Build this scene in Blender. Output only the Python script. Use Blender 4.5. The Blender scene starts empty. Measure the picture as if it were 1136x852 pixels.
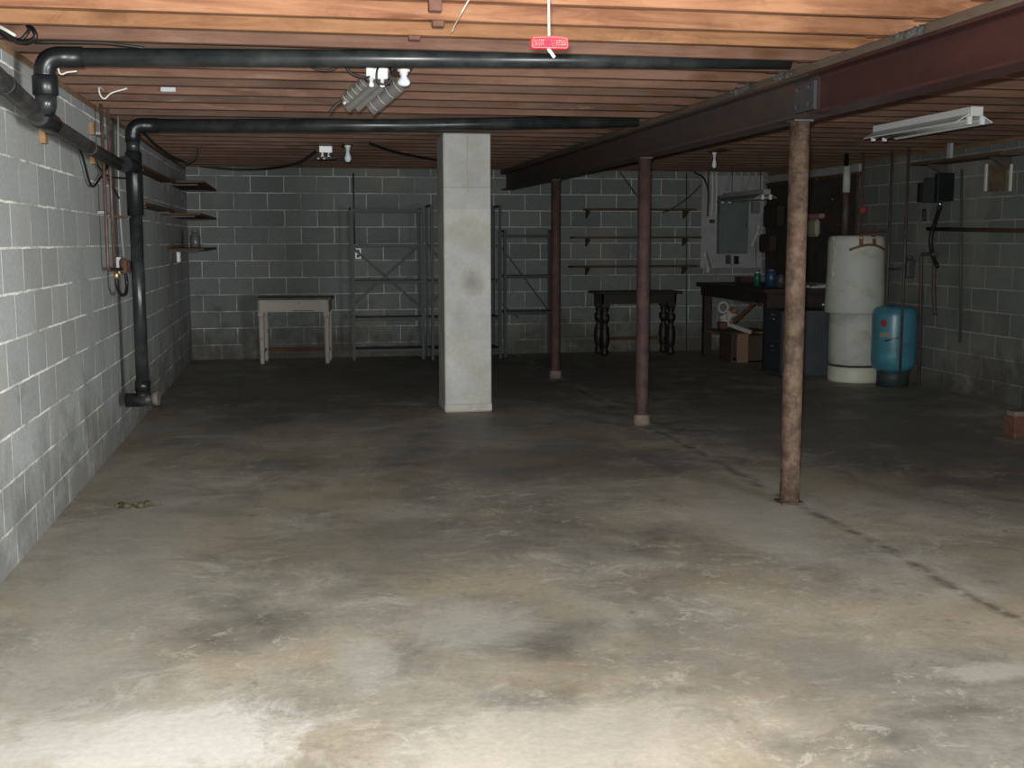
import bpy, math, random
from mathutils import Vector, Matrix

# ------------------------------------------------------------ camera
SC = bpy.context.scene
COL = SC.collection
FPX, YAW, PITCH, ROLL, EYE = 1286.3, .1846, -.1224, -.0018, 1.42
fw = Vector((math.sin(YAW)*math.cos(PITCH), math.cos(YAW)*math.cos(PITCH), math.sin(PITCH)))
rt = Vector((math.cos(YAW), -math.sin(YAW), 0)); up = rt.cross(fw)
c_, s_ = math.cos(ROLL), math.sin(ROLL)
RT = rt*c_+up*s_; UP = up*c_-rt*s_
cam_data = bpy.data.cameras.new('camera'); cam = bpy.data.objects.new('camera', cam_data); COL.objects.link(cam)
cam_data.sensor_width = 36; cam_data.lens = 36*FPX/1136; cam_data.clip_start = .05
M = Matrix.Identity(4)
for i in range(3):
    M[i][0] = RT[i]; M[i][1] = UP[i]; M[i][2] = -fw[i]
M[0][3], M[1][3], M[2][3] = 0, 0, EYE
cam.matrix_world = M
SC.camera = cam

# ------------------------------------------------------------ light and exposure
SC.view_settings.view_transform = 'Standard'; SC.view_settings.look = 'None'
SC.view_settings.gamma = 1; SC.view_settings.use_curve_mapping = False
SC.view_settings.exposure = 0
world = bpy.data.worlds.new('world'); SC.world = world; world.use_nodes = True
world.node_tree.nodes['Background'].inputs[0].default_value = (.8, .9, 1, 1)
world.node_tree.nodes['Background'].inputs[1].default_value = .02

def area_light(name, loc, target, size, power, color, size_y=None, spread=180):
    L = bpy.data.lights.new(name, 'AREA'); L.energy = power; L.color = color; L.size = size
    L.shape = 'RECTANGLE'; L.size_y = size_y or size; L.spread = math.radians(spread)
    o = bpy.data.objects.new(name, L); COL.objects.link(o); o.location = loc
    o.rotation_euler = (Vector(target)-Vector(loc)).to_track_quat('-Z', 'Y').to_euler()
    return o
# the camera's own flash, just above the lens
area_light('camera_flash', (-.02, .0, EYE+.07), (1.3, 9, 1.0), .045, 325, (.975, 1, .975), .03)
# daylight from the opening behind the photographer
area_light('door_daylight', (4.5, -.4, .95), (-1.2, 2.8, .7), 1.9, 250, (.98, .99, 1), 1.5, spread=112)

# ------------------------------------------------------------ helpers
def at(x, y, axis, v):
    """Point where the line of sight through pixel (x, y) meets the plane axis = v."""
    d = fw + RT*((x-568)/FPX) + UP*((426-y)/FPX)
    i = 'XYZ'.index(axis); C = Vector((0, 0, EYE)); t = (v-C[i])/d[i]
    return C+d*t

class MB:
    def __init__(s): s.v = []; s.f = []; s.sm = []
    def add(s, vs, fs, smooth=False):
        b = len(s.v); s.v += [tuple(p) for p in vs]
        for f in fs: s.f.append([b+i for i in f]); s.sm.append(smooth)
        return s
    def box(s, a, b, bev=0, mat=None):
        x0, y0, z0 = [min(a[i], b[i]) for i in range(3)]; x1, y1, z1 = [max(a[i], b[i]) for i in range(3)]
        e = min(bev, (x1-x0)*.45, (y1-y0)*.45, (z1-z0)*.45)
        if e <= 0:
            vs = [(x, y, z) for x in (x0, x1) for y in (y0, y1) for z in (z0, z1)]
            fs = [(0, 1, 3, 2), (4, 6, 7, 5), (0, 4, 5, 1), (2, 3, 7, 6), (0, 2, 6, 4), (1, 5, 7, 3)]
        else:
            vs = []; idx = {}
            for cx in (0, 1):
                for cy in (0, 1):
                    for cz in (0, 1):
                        X, Y, Z = (x0, x1)[cx], (y0, y1)[cy], (z0, z1)[cz]
                        dx, dy, dz = (e, -e)[cx], (e, -e)[cy], (e, -e)[cz]
                        idx[cx, cy, cz, 0] = len(vs); vs.append((X, Y+dy, Z+dz))
                        idx[cx, cy, cz, 1] = len(vs); vs.append((X+dx, Y, Z+dz))
                        idx[cx, cy, cz, 2] = len(vs); vs.append((X+dx, Y+dy, Z))
            fs = []
            for k in (0, 1):
                q = [(0, 0), (0, 1), (1, 1), (1, 0)]
                fs.append([idx[k, a_, b_, 0] for a_, b_ in (q if not k else q[::-1])][::-1])
                fs.append([idx[a_, k, b_, 1] for a_, b_ in (q if not k else q[::-1])])
                fs.append([idx[a_, b_, k, 2] for a_, b_ in (q if not k else q[::-1])][::-1])
            for a_ in (0, 1):
                for b_ in (0, 1):
                    fs.append([idx[0, a_, b_, 1], idx[1, a_, b_, 1], idx[1, a_, b_, 2], idx[0, a_, b_, 2]])
                    fs.append([idx[a_, 0, b_, 0], idx[a_, 1, b_, 0], idx[a_, 1, b_, 2], idx[a_, 0, b_, 2]])
                    fs.append([idx[a_, b_, 0, 0], idx[a_, b_, 1, 0], idx[a_, b_, 1, 1], idx[a_, b_, 0, 1]])
                    for c in (0, 1):
                        if c == 0 or True: pass
            for a_ in (0, 1):
                for b_ in (0, 1):
                    for c in (0, 1): fs.append([idx[a_, b_, c, 0], idx[a_, b_, c, 1], idx[a_, b_, c, 2]])
        if mat is not None: vs = [tuple(mat @ Vector(p)) for p in vs]
        return s.add(vs, fs)
    def beam(s, a, b, w, h, upv=(0, 0, 1), bev=0):
        """A bar of section w x h from a to b."""
        a, b = Vector(a), Vector(b); d = (b-a); L = d.length; d.normalize()
        u = Vector(upv); sd = d.cross(u)
        if sd.length < 1e-4: sd = d.cross(Vector((0, 1, 0)))
        sd.normalize(); u = sd.cross(d)
        m = Matrix(((d.x, sd.x, u.x, a.x), (d.y, sd.y, u.y, a.y), (d.z, sd.z, u.z, a.z), (0, 0, 0, 1)))
        return s.box((0, -w/2, -h/2), (L, w/2, h/2), bev, m)
    def tube(s, pts, r, n=12, caps=True, smooth=True, rs=None):
        pts = [Vector(p) for p in pts]; k = len(pts); ring = []
        t0 = (pts[1]-pts[0]).normalized()
        nrm = t0.cross(Vector((0, 0, 1)))
        if nrm.length < 1e-3: nrm = t0.cross(Vector((1, 0, 0)))
        nrm.normalize(); vs = []
        for i, p in enumerate(pts):
            t = ((pts[min(i+1, k-1)]-pts[i]).normalized()+(pts[i]-pts[max(i-1, 0)]).normalized())
            t = t.normalized() if t.length > 1e-6 else t0
            nrm = (nrm-t*nrm.dot(t)).normalized(); bn = t.cross(nrm)
            R = rs[i] if rs else r
            for j in range(n):
                a = 2*math.pi*j/n; vs.append(p+nrm*(R*math.cos(a))+bn*(R*math.sin(a)))
        fs = [(i*n+j, i*n+(j+1) % n, (i+1)*n+(j+1) % n, (i+1)*n+j) for i in range(k-1) for j in range(n)]
        s.add(vs, fs, smooth)
        if caps: s.add(vs[:n], [tuple(range(n))[::-1]]); s.add(vs[-n:], [tuple(range(n))])
        return s
    def lathe(s, prof, c, n=24, axis='Z', smooth=True):
        """Profile [(r, z)...] turned about a vertical axis through c."""
        vs = []
        for r, z in prof:
            for j in range(n):
                a = 2*math.pi*j/n; p = (r*math.cos(a), r*math.sin(a), z)
                if axis == 'X': p = (p[2], p[0], p[1])
                if axis == 'Y': p = (p[0], p[2], p[1])
                vs.append((c[0]+p[0], c[1]+p[1], c[2]+p[2]))
        k = len(prof)
        s.add(vs, [(i*n+j, i*n+(j+1) % n, (i+1)*n+(j+1) % n, (i+1)*n+j) for i in range(k-1) for j in range(n)], smooth)
        s.add(vs[:n], [tuple(range(n))[::-1]]); s.add(vs[-n:], [tuple(range(n))])
        return s
    def ext(s, poly, axis, a, b):
        """Extrude a 2D polygon (in the other two axes) between a and b along an axis."""
        def P(u, v, w): return {'X': (w, u, v), 'Y': (u, w, v), 'Z': (u, v, w)}[axis]
        n = len(poly); vs = [P(u, v, a) for u, v in poly]+[P(u, v, b) for u, v in poly]
        fs = [tuple(range(n)), tuple(range(n, 2*n))[::-1]]+[(i, (i+1) % n, n+(i+1) % n, n+i) for i in range(n)]
        return s.add(vs, fs)
    def build(s, name, mat, parent=None, **tags):
        me = bpy.data.meshes.new(name); me.from_pydata(s.v, [], s.f)
        me.polygons.foreach_set('use_smooth', s.sm); me.update()
        import bmesh
        bm = bmesh.new(); bm.from_mesh(me); bmesh.ops.remove_doubles(bm, verts=bm.verts, dist=1e-5)
        bmesh.ops.recalc_face_normals(bm, faces=bm.faces); bm.to_mesh(me); bm.free()
        me.materials.append(mat)
        o = bpy.data.objects.new(name, me); COL.objects.link(o)
        if parent is not None:
            o.parent = parent; o.matrix_parent_inverse = Matrix.Translation(-Vector(parent.location))
        for k, v in tags.items(): o[k] = v
        return o

def thing(name, label, cat, loc=(0, 0, 0), group=None):
    o = bpy.data.objects.new(name, None); COL.objects.link(o); o.location = loc
    o['label'] = label; o['category'] = cat
    if group: o['group'] = group
    return o
def smooth_pts(pts, n=8):
    pts = [Vector(p) for p in pts]; out = []
    P = [pts[0]*2-pts[1]]+pts+[pts[-1]*2-pts[-2]]
    for i in range(1, len(P)-2):
        for k in range(n):
            t = k/n; a, b, c, d = P[i-1], P[i], P[i+1], P[i+2]
            out.append(.5*((2*b)+(c-a)*t+(2*a-5*b+4*c-d)*t*t+(3*b-a-3*c+d)*t**3))
    out.append(pts[-1]); return out
def bend(pts, r, n=6):
    """Polyline with its corners rounded to radius r."""
    pts = [Vector(p) for p in pts]; out = [pts[0]]
    for i in range(1, len(pts)-1):
        a = pts[i]+(pts[i-1]-pts[i]).normalized()*r; b = pts[i]+(pts[i+1]-pts[i]).normalized()*r
        for k in range(n+1):
            t = k/n; out.append(a*(1-t)**2+pts[i]*2*t*(1-t)+b*t*t)
    out.append(pts[-1]); return out

# ------------------------------------------------------------ materials
def mat(name, col, rough=.7, metal=0, col2=None, scale=8, detail=6, bump=0, stretch=(1, 1, 1), spec=.5, mix=(.35, .65), coat=0, bscale=None):
    m = bpy.data.materials.new(name); m.use_nodes = True; nt = m.node_tree; N = nt.nodes; L = nt.links
    b = N['Principled BSDF']; b.inputs['Roughness'].default_value = rough; b.inputs['Metallic'].default_value = metal
    b.inputs['Base Color'].default_value = (*col, 1); b.inputs['Specular IOR Level'].default_value = spec
    if coat: b.inputs['Coat Weight'].default_value = coat
    if col2 or bump:
        g = N.new('ShaderNodeNewGeometry'); mp = N.new('ShaderNodeMapping'); mp.inputs['Scale'].default_value = stretch
        L.new(g.outputs['Position'], mp.inputs[0])
        n = N.new('ShaderNodeTexNoise'); n.inputs['Scale'].default_value = scale; n.inputs['Detail'].default_value = detail
        n.inputs['Roughness'].default_value = .65
        L.new(mp.outputs[0], n.inputs['Vector'])
        if col2:
            r = N.new('ShaderNodeValToRGB'); r.color_ramp.elements[0].position = mix[0]; r.color_ramp.elements[1].position = mix[1]
            r.color_ramp.elements[0].color = (*col, 1); r.color_ramp.elements[1].color = (*col2, 1)
            L.new(n.outputs[0], r.inputs[0]); L.new(r.outputs[0], b.inputs['Base Color'])
        if bump:
            n2 = N.new('ShaderNodeTexNoise'); n2.inputs['Scale'].default_value = bscale or scale*3; n2.inputs['Detail'].default_value = 4
            L.new(mp.outputs[0], n2.inputs['Vector'])
            bp = N.new('ShaderNodeBump'); bp.inputs['Strength'].default_value = bump; bp.inputs['Distance'].default_value = .01
            L.new(n2.outputs[0], bp.inputs['Height']); L.new(bp.outputs[0], b.inputs['Normal'])
    return m

def ramp(N, L, src, stops, interp='LINEAR'):
    r = N.new('ShaderNodeValToRGB'); cr = r.color_ramp; cr.interpolation = interp
    while len(cr.elements) < len(stops): cr.elements.new(.5)
    for e, (p, c) in zip(cr.elements, stops):
        e.position = p; e.color = (*c, 1) if len(c) == 3 else c
    L.new(src, r.inputs[0]); return r.outputs[0]
def mixc(N, L, fac, a, b, mode='MIX'):
    m = N.new('ShaderNodeMix'); m.data_type = 'RGBA'; m.blend_type = mode
    for k, v in ((0, fac), (6, a), (7, b)):
        if isinstance(v, (int, float)): m.inputs[k].default_value = v
        elif isinstance(v, tuple): m.inputs[k].default_value = (*v, 1)
        else: L.new(v, m.inputs[k])
    return m.outputs[2]
def math_(N, L, op, a, b=0, c=0, clamp=False):
    m = N.new('ShaderNodeMath'); m.operation = op; m.use_clamp = clamp
    for k, v in ((0, a), (1, b), (2, c)):
        if isinstance(v, (int, float)): m.inputs[k].default_value = v
        else: L.new(v, m.inputs[k])
    return m.outputs[0]
def noise(N, L, vec, scale, detail=5, rough=.6, dist=0):
    n = N.new('ShaderNodeTexNoise'); n.inputs['Scale'].default_value = scale; n.inputs['Detail'].default_value = detail
    n.inputs['Roughness'].default_value = rough; n.inputs['Distortion'].default_value = dist
    L.new(vec, n.inputs['Vector']); return n.outputs[0]

def block_mat(name, axis, u0, width=.4064, c1=(.42, .442, .433), c2=(.30, .318, .313), mortar=(.80, .79, .74), dirt=.55, grime=(.085, .075, .06)):
    """Concrete block wall: 16 x 8 inch blocks in running bond with pale joints."""
    m = bpy.data.materials.new(name); m.use_nodes = True; nt = m.node_tree; N = nt.nodes; L = nt.links
    b = N['Principled BSDF']; b.inputs['Roughness'].default_value = .9; b.inputs['Specular IOR Level'].default_value = .25
    g = N.new('ShaderNodeNewGeometry'); sp = N.new('ShaderNodeSeparateXYZ'); L.new(g.outputs['Position'], sp.inputs[0])
    u = math_(N, L, 'SUBTRACT', sp.outputs[axis], u0-40*width); v = math_(N, L, 'SUBTRACT', sp.outputs[2], 1.3945-20*.2032)
    cb = N.new('ShaderNodeCombineXYZ')
    wob = noise(N, L, g.outputs['Position'], 9, 2)
    wv = math_(N, L, 'MULTIPLY', math_(N, L, 'SUBTRACT', wob, .5), .012)
    L.new(math_(N, L, 'ADD', u, wv), cb.inputs[0]); L.new(math_(N, L, 'ADD', v, wv), cb.inputs[1])
    br = N.new('ShaderNodeTexBrick'); L.new(cb.outputs[0], br.inputs['Vector'])
    br.inputs['Scale'].default_value = 1; br.inputs['Brick Width'].default_value = width; br.inputs['Row Height'].default_value = .2032
    br.inputs['Mortar Size'].default_value = .0065; br.inputs['Mortar Smooth'].default_value = .25; br.inputs['Bias'].default_value = 0
    br.inputs['Color1'].default_value = (0, 0, 0, 1); br.inputs['Color2'].default_value = (1, 1, 1, 1); br.inputs['Mortar'].default_value = (.5, .5, .5, 1)
    fine = noise(N, L, g.outputs['Position'], 60, 4, .7); mid = noise(N, L, g.outputs['Position'], 3.1, 5, .6)
    pb = math_(N, L, 'ADD', math_(N, L, 'MULTIPLY', br.outputs['Color'], .6), math_(N, L, 'MULTIPLY', mid, .45), clamp=True)
    face = mixc(N, L, pb, c2, c1)
    face = mixc(N, L, .45, face, ramp(N, L, fine, [(.3, (.45, .45, .45)), (.7, (1, 1, 1))]), 'MULTIPLY')
    warm = noise(N, L, g.outputs['Position'], 1.3, 3)
    face = mixc(N, L, ramp(N, L, warm, [(.5, (0, 0, 0)), (.72, (.55, .55, .55))]), face, (.30, .27, .22))
    mm = noise(N, L, g.outputs['Position'], 2.2, 4, .7)
    mcol = mixc(N, L, ramp(N, L, mm, [(.42, (0, 0, 0)), (.62, (.8, .8, .8))]), mortar, (.20, .20, .19))
    col = mixc(N, L, br.outputs['Fac'], face, mcol)
    # damp brown stains creeping up from the slab, patchy
    st = noise(N, L, g.outputs['Position'], 2.4, 6, .7, .6)
    hz = math_(N, L, 'MULTIPLY', sp.outputs[2], .42)
    sf = ramp(N, L, math_(N, L, 'SUBTRACT', st, hz), [(.27, (0, 0, 0)), (.50, (dirt, dirt, dirt))])
    col = mixc(N, L, sf, col, grime)
    L.new(col, b.inputs['Base Color'])
    bp = N.new('ShaderNodeBump'); bp.inputs['Strength'].default_value = .6; bp.inputs['Distance'].default_value = .006
    h = math_(N, L, 'ADD', math_(N, L, 'MULTIPLY', br.outputs['Fac'], -1), math_(N, L, 'MULTIPLY', fine, .6))
    L.new(h, bp.inputs['Height']); L.new(bp.outputs[0], b.inputs['Normal'])
    return m

def floor_mat():
    m = bpy.data.materials.new('worn_concrete_slab'); m.use_nodes = True; nt = m.node_tree; N = nt.nodes; L = nt.links
    b = N['Principled BSDF']; b.inputs['Specular IOR Level'].default_value = .35
    g = N.new('ShaderNodeNewGeometry'); P = g.outputs['Position']; sp = N.new('ShaderNodeSeparateXYZ'); L.new(P, sp.inputs[0])
    big = noise(N, L, P, .55, 6, .6, .5); mid = noise(N, L, P, 1.9, 8, .7, .4); fine = noise(N, L, P, 38, 5, .7)
    mx = math_(N, L, 'ADD', math_(N, L, 'MULTIPLY', big, .6), math_(N, L, 'MULTIPLY', mid, .4))
    col = ramp(N, L, mx, [(.37, (.16, .15, .128)), (.46, (.27, .255, .215)), (.54, (.38, .355, .295)), (.64, (.52, .485, .41))])
    # scuffed pale efflorescence with ragged edges
    p1 = noise(N, L, P, 2.6, 10, .78, .9)
    pf = ramp(N, L, p1, [(.56, (0, 0, 0)), (.64, (.5, .5, .5))])
    col = mixc(N, L, pf, col, (.56, .54, .49))
    # ochre wear
    oc = noise(N, L, P, 1.2, 5, .6)
    col = mixc(N, L, ramp(N, L, oc, [(.46, (0, 0, 0)), (.62, (.55, .55, .55))]), col, (.43, .355, .24))
    # crisp flecks where the surface skin has worn off
    fl = noise(N, L, P, 8.5, 10, .82, .5)
    lo = noise(N, L, P, .9, 3)
    col = mixc(N, L, math_(N, L, 'MULTIPLY', ramp(N, L, fl, [(.55, (0, 0, 0)), (.60, (.6, .6, .6))]), ramp(N, L, lo, [(.45, (.15, .15, .15)), (.58, (1, 1, 1))])), col, (.58, .55, .47))
    col = mixc(N, L, ramp(N, L, fl, [(.36, (.5, .5, .5)), (.43, (0, 0, 0))]), col, (.17, .15, .11))
    # dark blotches, small
    dk = noise(N, L, P, 4.5, 8, .75, .3)
    col = mixc(N, L, ramp(N, L, dk, [(.60, (0, 0, 0)), (.70, (.5, .5, .5))]), col, (.11, .10, .085))
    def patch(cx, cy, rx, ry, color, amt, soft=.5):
        """A stain, scuff or plain change of tone on the slab at (cx, cy), ragged at the edge."""
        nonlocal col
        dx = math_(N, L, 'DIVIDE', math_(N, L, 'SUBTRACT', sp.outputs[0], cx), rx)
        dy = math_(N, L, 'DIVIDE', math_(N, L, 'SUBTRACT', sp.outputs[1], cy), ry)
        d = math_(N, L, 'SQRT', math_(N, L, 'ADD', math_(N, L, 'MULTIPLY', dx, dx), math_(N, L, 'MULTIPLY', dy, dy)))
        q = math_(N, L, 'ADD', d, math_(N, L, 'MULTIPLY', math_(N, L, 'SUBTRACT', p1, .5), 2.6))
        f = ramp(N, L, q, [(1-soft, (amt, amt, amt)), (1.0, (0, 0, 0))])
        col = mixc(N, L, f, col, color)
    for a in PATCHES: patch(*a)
    # cold joint running under the beam, chipped and partly filled
    wx = math_(N, L, 'MULTIPLY', math_(N, L, 'SUBTRACT', noise(N, L, P, 1.1, 4), .5), .16)
    dj = math_(N, L, 'ABSOLUTE', math_(N, L, 'SUBTRACT', math_(N, L, 'ADD', sp.outputs[0], wx), 2.66))
    jn = noise(N, L, P, 5, 6, .7)
    jf = math_(N, L, 'MULTIPLY', ramp(N, L, dj, [(.004, (.75, .75, .75)), (.05, (0, 0, 0))]), ramp(N, L, jn, [(.42, (.0, .0, .0)), (.56, (.85, .85, .85))]))
    jn2 = noise(N, L, P, 2.7, 6, .7)
    pw = math_(N, L, 'MULTIPLY', ramp(N, L, dj, [(.05, (1, 1, 1)), (.16, (0, 0, 0))]), ramp(N, L, jn2, [(.5, (0, 0, 0)), (.56, (.6, .6, .6))]))
    col = mixc(N, L, pw, col, (.50, .48, .43))
    col = mixc(N, L, jf, col, (.07, .062, .05))
    col = mixc(N, L, .35, col, ramp(N, L, fine, [(.3, (.5, .5, .5)), (.7, (1, 1, 1))]), 'MULTIPLY')
    L.new(col, b.inputs['Base Color'])
    L.new(ramp(N, L, mid, [(.35, (.42, .42, .42)), (.65, (.75, .75, .75))]), b.inputs['Roughness'])
    bp = N.new('ShaderNodeBump'); bp.inputs['Strength'].default_value = .35; bp.inputs['Distance'].default_value = .006
    h = math_(N, L, 'ADD', math_(N, L, 'MULTIPLY', fine, .4), mid)
    h = math_(N, L, 'SUBTRACT', h, math_(N, L, 'MULTIPLY', jf, 1.5))
    L.new(h, bp.inputs['Height']); L.new(bp.outputs[0], b.inputs['Normal'])
    return m
PATCHES = [  # cx, cy, rx, ry, colour, amount
    (2.25, 3.35, .26, .10, (.50, .48, .43), .6),
    (.61, 4.15, .32, .35, (.52, .51, .47), .45),
    (.2, 3.85, .14, .3, (.52, .51, .48), .4),
    (-.45, 3.3, .55, .38, (.66, .64, .60), .8),  # paler tone over the near left of the slab
    (.75, 3.1, .7, .35, (.56, .52, .45), .6),  # paler tone over the near middle of the slab
    (1.6, 3.6, .5, .5, (.22, .20, .17), .5),
    (2.3, 5.4, .35, 1.0, (.44, .43, .39), .6),
    (.35, 5.3, .9, .6, (.16, .15, .13), .5),
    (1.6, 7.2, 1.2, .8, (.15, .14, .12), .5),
    (-.75, 5.2, .35, 2.2, (.42, .40, .36), .5),
    (-.7, 8.7, .3, .08, (.50, .49, .45), .5),
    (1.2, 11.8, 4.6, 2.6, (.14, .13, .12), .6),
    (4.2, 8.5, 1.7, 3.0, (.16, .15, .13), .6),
]
def wood_mat(name, c1, c2, along=0, dark=(.12, .05, .02), knots=True, rough=.75, seed=0, dusty=.0):
    m = bpy.data.materials.new(name); m.use_nodes = True; nt = m.node_tree; N = nt.nodes; L = nt.links
    b = N['Principled BSDF']; b.inputs['Roughness'].default_value = rough; b.inputs['Specular IOR Level'].default_value = .25
    g = N.new('ShaderNodeNewGeometry'); mp = N.new('ShaderNodeMapping')
    sc = [9, 9, 9]; sc[along] = .8; mp.inputs['Scale'].default_value = sc; mp.inputs['Location'].default_value = (seed, seed*1.7, seed*.6)
    L.new(g.outputs['Position'], mp.inputs[0])
    grain = noise(N, L, mp.outputs[0], 2.2, 8, .7, .8)
    blot = noise(N, L, g.outputs['Position'], 1.7, 4)
    f = math_(N, L, 'ADD', math_(N, L, 'MULTIPLY', grain, .65), math_(N, L, 'MULTIPLY', blot, .35))
    col = ramp(N, L, f, [(.36, c1), (.62, c2)])
    if knots:
        m2 = N.new('ShaderNodeMapping'); s2 = [5, 5, 5]; s2[along] = 1.9; m2.inputs['Scale'].default_value = s2; m2.inputs['Location'].default_value = (seed*2, seed, seed)
        L.new(g.outputs['Position'], m2.inputs[0])
        vo = N.new('ShaderNodeTexVoronoi'); L.new(m2.outputs[0], vo.inputs['Vector']); vo.inputs['Scale'].default_value = .8
        col = mixc(N, L, ramp(N, L, vo.outputs['Distance'], [(.07, (.9, .9, .9)), (.19, (0, 0, 0))]), col, dark)
    st = noise(N, L, g.outputs['Position'], 4.2, 6, .75, .5)
    col = mixc(N, L, ramp(N, L, st, [(.54, (0, 0, 0)), (.68, (.45, .45, .45))]), col, dark)
    col = mixc(N, L, ramp(N, L, noise(N, L, mp.outputs[0], 1.1, 6, .8, .4), [(.62, (0, 0, 0)), (.68, (.35, .35, .35))]), col, (.42, .30, .19))
    L.new(col, b.inputs['Base Color'])
    bp = N.new('ShaderNodeBump'); bp.inputs['Strength'].default_value = .3; bp.inputs['Distance'].default_value = .004
    L.new(grain, bp.inputs['Height']); L.new(bp.outputs[0], b.inputs['Normal'])
    return m

WL, WR, WB, WF, CEIL = -1.24, 6.10, 14.46, -2.6, 2.30
blk_left = block_mat('block_left', 1, 5.346)
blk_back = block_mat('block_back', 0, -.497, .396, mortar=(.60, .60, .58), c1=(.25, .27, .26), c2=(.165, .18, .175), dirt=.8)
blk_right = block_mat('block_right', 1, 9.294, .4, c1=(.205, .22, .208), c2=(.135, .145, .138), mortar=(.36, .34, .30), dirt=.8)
slab = floor_mat()
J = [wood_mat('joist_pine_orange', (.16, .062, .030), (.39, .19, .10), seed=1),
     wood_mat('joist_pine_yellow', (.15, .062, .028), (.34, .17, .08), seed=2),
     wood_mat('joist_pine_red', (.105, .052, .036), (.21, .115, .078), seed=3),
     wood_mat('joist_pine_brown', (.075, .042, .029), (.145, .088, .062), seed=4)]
ply = wood_mat('subfloor_boards', (.12, .07, .04), (.2, .12, .07), seed=6)
plate_wood = wood_mat('nailer_wood', (.08, .058, .043), (.16, .12, .088), along=1, seed=5, knots=False)
sill_wood = wood_mat('sill_wood', (.14, .09, .05), (.28, .18, .10), along=1, seed=8, knots=False)
dark_board = wood_mat('aged_dark_board', (.060, .035, .02), (.13, .075, .045), seed=9, knots=False)
shelf_board = wood_mat('brown_shelf_board', (.06, .035, .022), (.13, .08, .05), along=1, seed=9, knots=False)
black_pipe = mat('black_abs_pipe', (.016, .019, .020), .3, col2=(.05, .055, .054), scale=6, mix=(.4, .75), spec=.5)
black_fit = mat('black_fitting', (.010, .011, .012), .35)
dusty_pipe = mat('dusty_black_pipe', (.022, .022, .023), .5, col2=(.07, .065, .06), scale=14, mix=(.45, .7))
rust_post = mat('rusted_post_paint', (.05, .027, .017), .75, col2=(.13, .085, .055), scale=16, detail=9, bump=.4, mix=(.40, .62), bscale=60)
rust_post2 = mat('rusted_red_post_paint', (.042, .020, .017), .75, col2=(.088, .05, .041), scale=11, detail=9, bump=.3, bscale=60)
red_beam = mat('red_oxide_steel', (.058, .021, .020), .36, col2=(.040, .017, .017), scale=7, metal=0, spec=.6, bump=.1, bscale=40)
grey_beam = mat('dull_grey_brown_steel', (.055, .045, .042), .6, col2=(.085, .05, .035), scale=2.3, bump=.1, mix=(.45, .6), bscale=40)
plate_steel = mat('blue_grey_plate', (.05, .055, .065), .5, col2=(.07, .06, .06), scale=9)
black_cable = mat('black_cable', (.014, .012, .011), .5)
white_cable = mat('white_cable', (.62, .60, .55), .5)
grey_cable = mat('grey_cable', (.3, .3, .28), .5)
copper = mat('dull_copper', (.085, .05, .035), .5, metal=.2, col2=(.15, .10, .075), scale=20)
brass = mat('brass', (.7, .5, .2), .3, metal=.9)
white_paint = mat('white_enamel', (.75, .76, .76), .4)
white_plastic = mat('white_plastic', (.85, .86, .88), .3)
bulb_glass = mat('white_bulb_glass', (.74, .78, .86), .15, spec=.6)
porcelain = mat('porcelain', (.70, .70, .68), .3)
red_plastic = mat('red_plastic', (.85, .02, .045), .25, col2=(.95, .10, .08), scale=120, mix=(.5, .7))
cord_white = mat('cream_cord', (.9, .82, .68), .7)
strip_grey = mat('grey_brown_ribbed', (.04, .036, .03), .6, col2=(.062, .056, .047), scale=20)
rib_mat = mat('pale_rib', (.30, .28, .23), .5)
steel_blue = mat('blue_grey_shelf_steel', (.011, .018, .021), .5, col2=(.020, .029, .033), scale=15)
cream_paint = mat('chipped_cream_paint', (.46, .43, .37), .65, col2=(.22, .17, .13), scale=15, mix=(.60, .68), detail=9)
table_top_dark = mat('worn_table_top', (.045, .038, .032), .5, col2=(.10, .09, .08), scale=8)
dark_stain = mat('dark_stained_wood', (.012, .009, .008), .5, col2=(.024, .017, .014), scale=6, stretch=(1, 1, 4))
bench_wood = mat('dark_bench_wood', (.018, .013, .012), .6, col2=(.04, .028, .023), scale=6)
chim_mat = None
panel_grey = mat('panel_grey_green', (.12, .145, .135), .5, col2=(.15, .175, .165), scale=4)
panel_white = mat('whitewashed_board', (.30, .29, .30), .8, col2=(.40, .38, .39), scale=4)
peg = mat('dark_pegboard', (.035, .026, .021), .8, col2=(.06, .045, .038), scale=5)
cab_grey = mat('slate_grey_cabinet', (.050, .058, .066), .5, col2=(.065, .073, .08), scale=6)
cab_dark = mat('slate_drawer_front', (.028, .034, .042), .5)
chrome = mat('chrome', (.7, .7, .7), .2, metal=1)
heater_white = mat('white_heater_jacket', (.52, .54, .48), .65, col2=(.36, .335, .27), scale=4, stretch=(1, 1, 1.5), mix=(.5, .75), bump=.35, bscale=7)
heater_base = mat('heater_base_cream', (.62, .62, .52), .5)
tape_brown = mat('brown_tape', (.17, .085, .03), .45)
tank_blue = mat('pressure_tank_blue', (.06, .22, .29), .35, col2=(.035, .12, .16), scale=5, mix=(.5, .72))
tank_dark = mat('tank_base_dark', (.03, .045, .05), .6)
red_dot = mat('red_sticker', (.35, .035, .03), .5)
label_pale = mat('pale_label', (.28, .24, .19), .6)
rust_pipe = mat('rusty_pipe', (.06, .028, .018), .8, col2=(.11, .055, .035), scale=25, bump=.3)
dull_pipe = mat('dull_dark_pipe', (.045, .035, .03), .6, col2=(.09, .07, .06), scale=15)
green_pipe = mat('green_conduit', (.045, .075, .055), .6)
galv = mat('galvanised', (.22, .23, .23), .45, metal=.3)
meter_grey = mat('grey_switch_box', (.055, .058, .065), .5)
box_tan = mat('tan_plywood', (.25, .16, .085), .7, col2=(.19, .115, .06), scale=6)
box_brown = mat('brown_plywood', (.05, .028, .016), .7, col2=(.08, .045, .026), scale=6)
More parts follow.
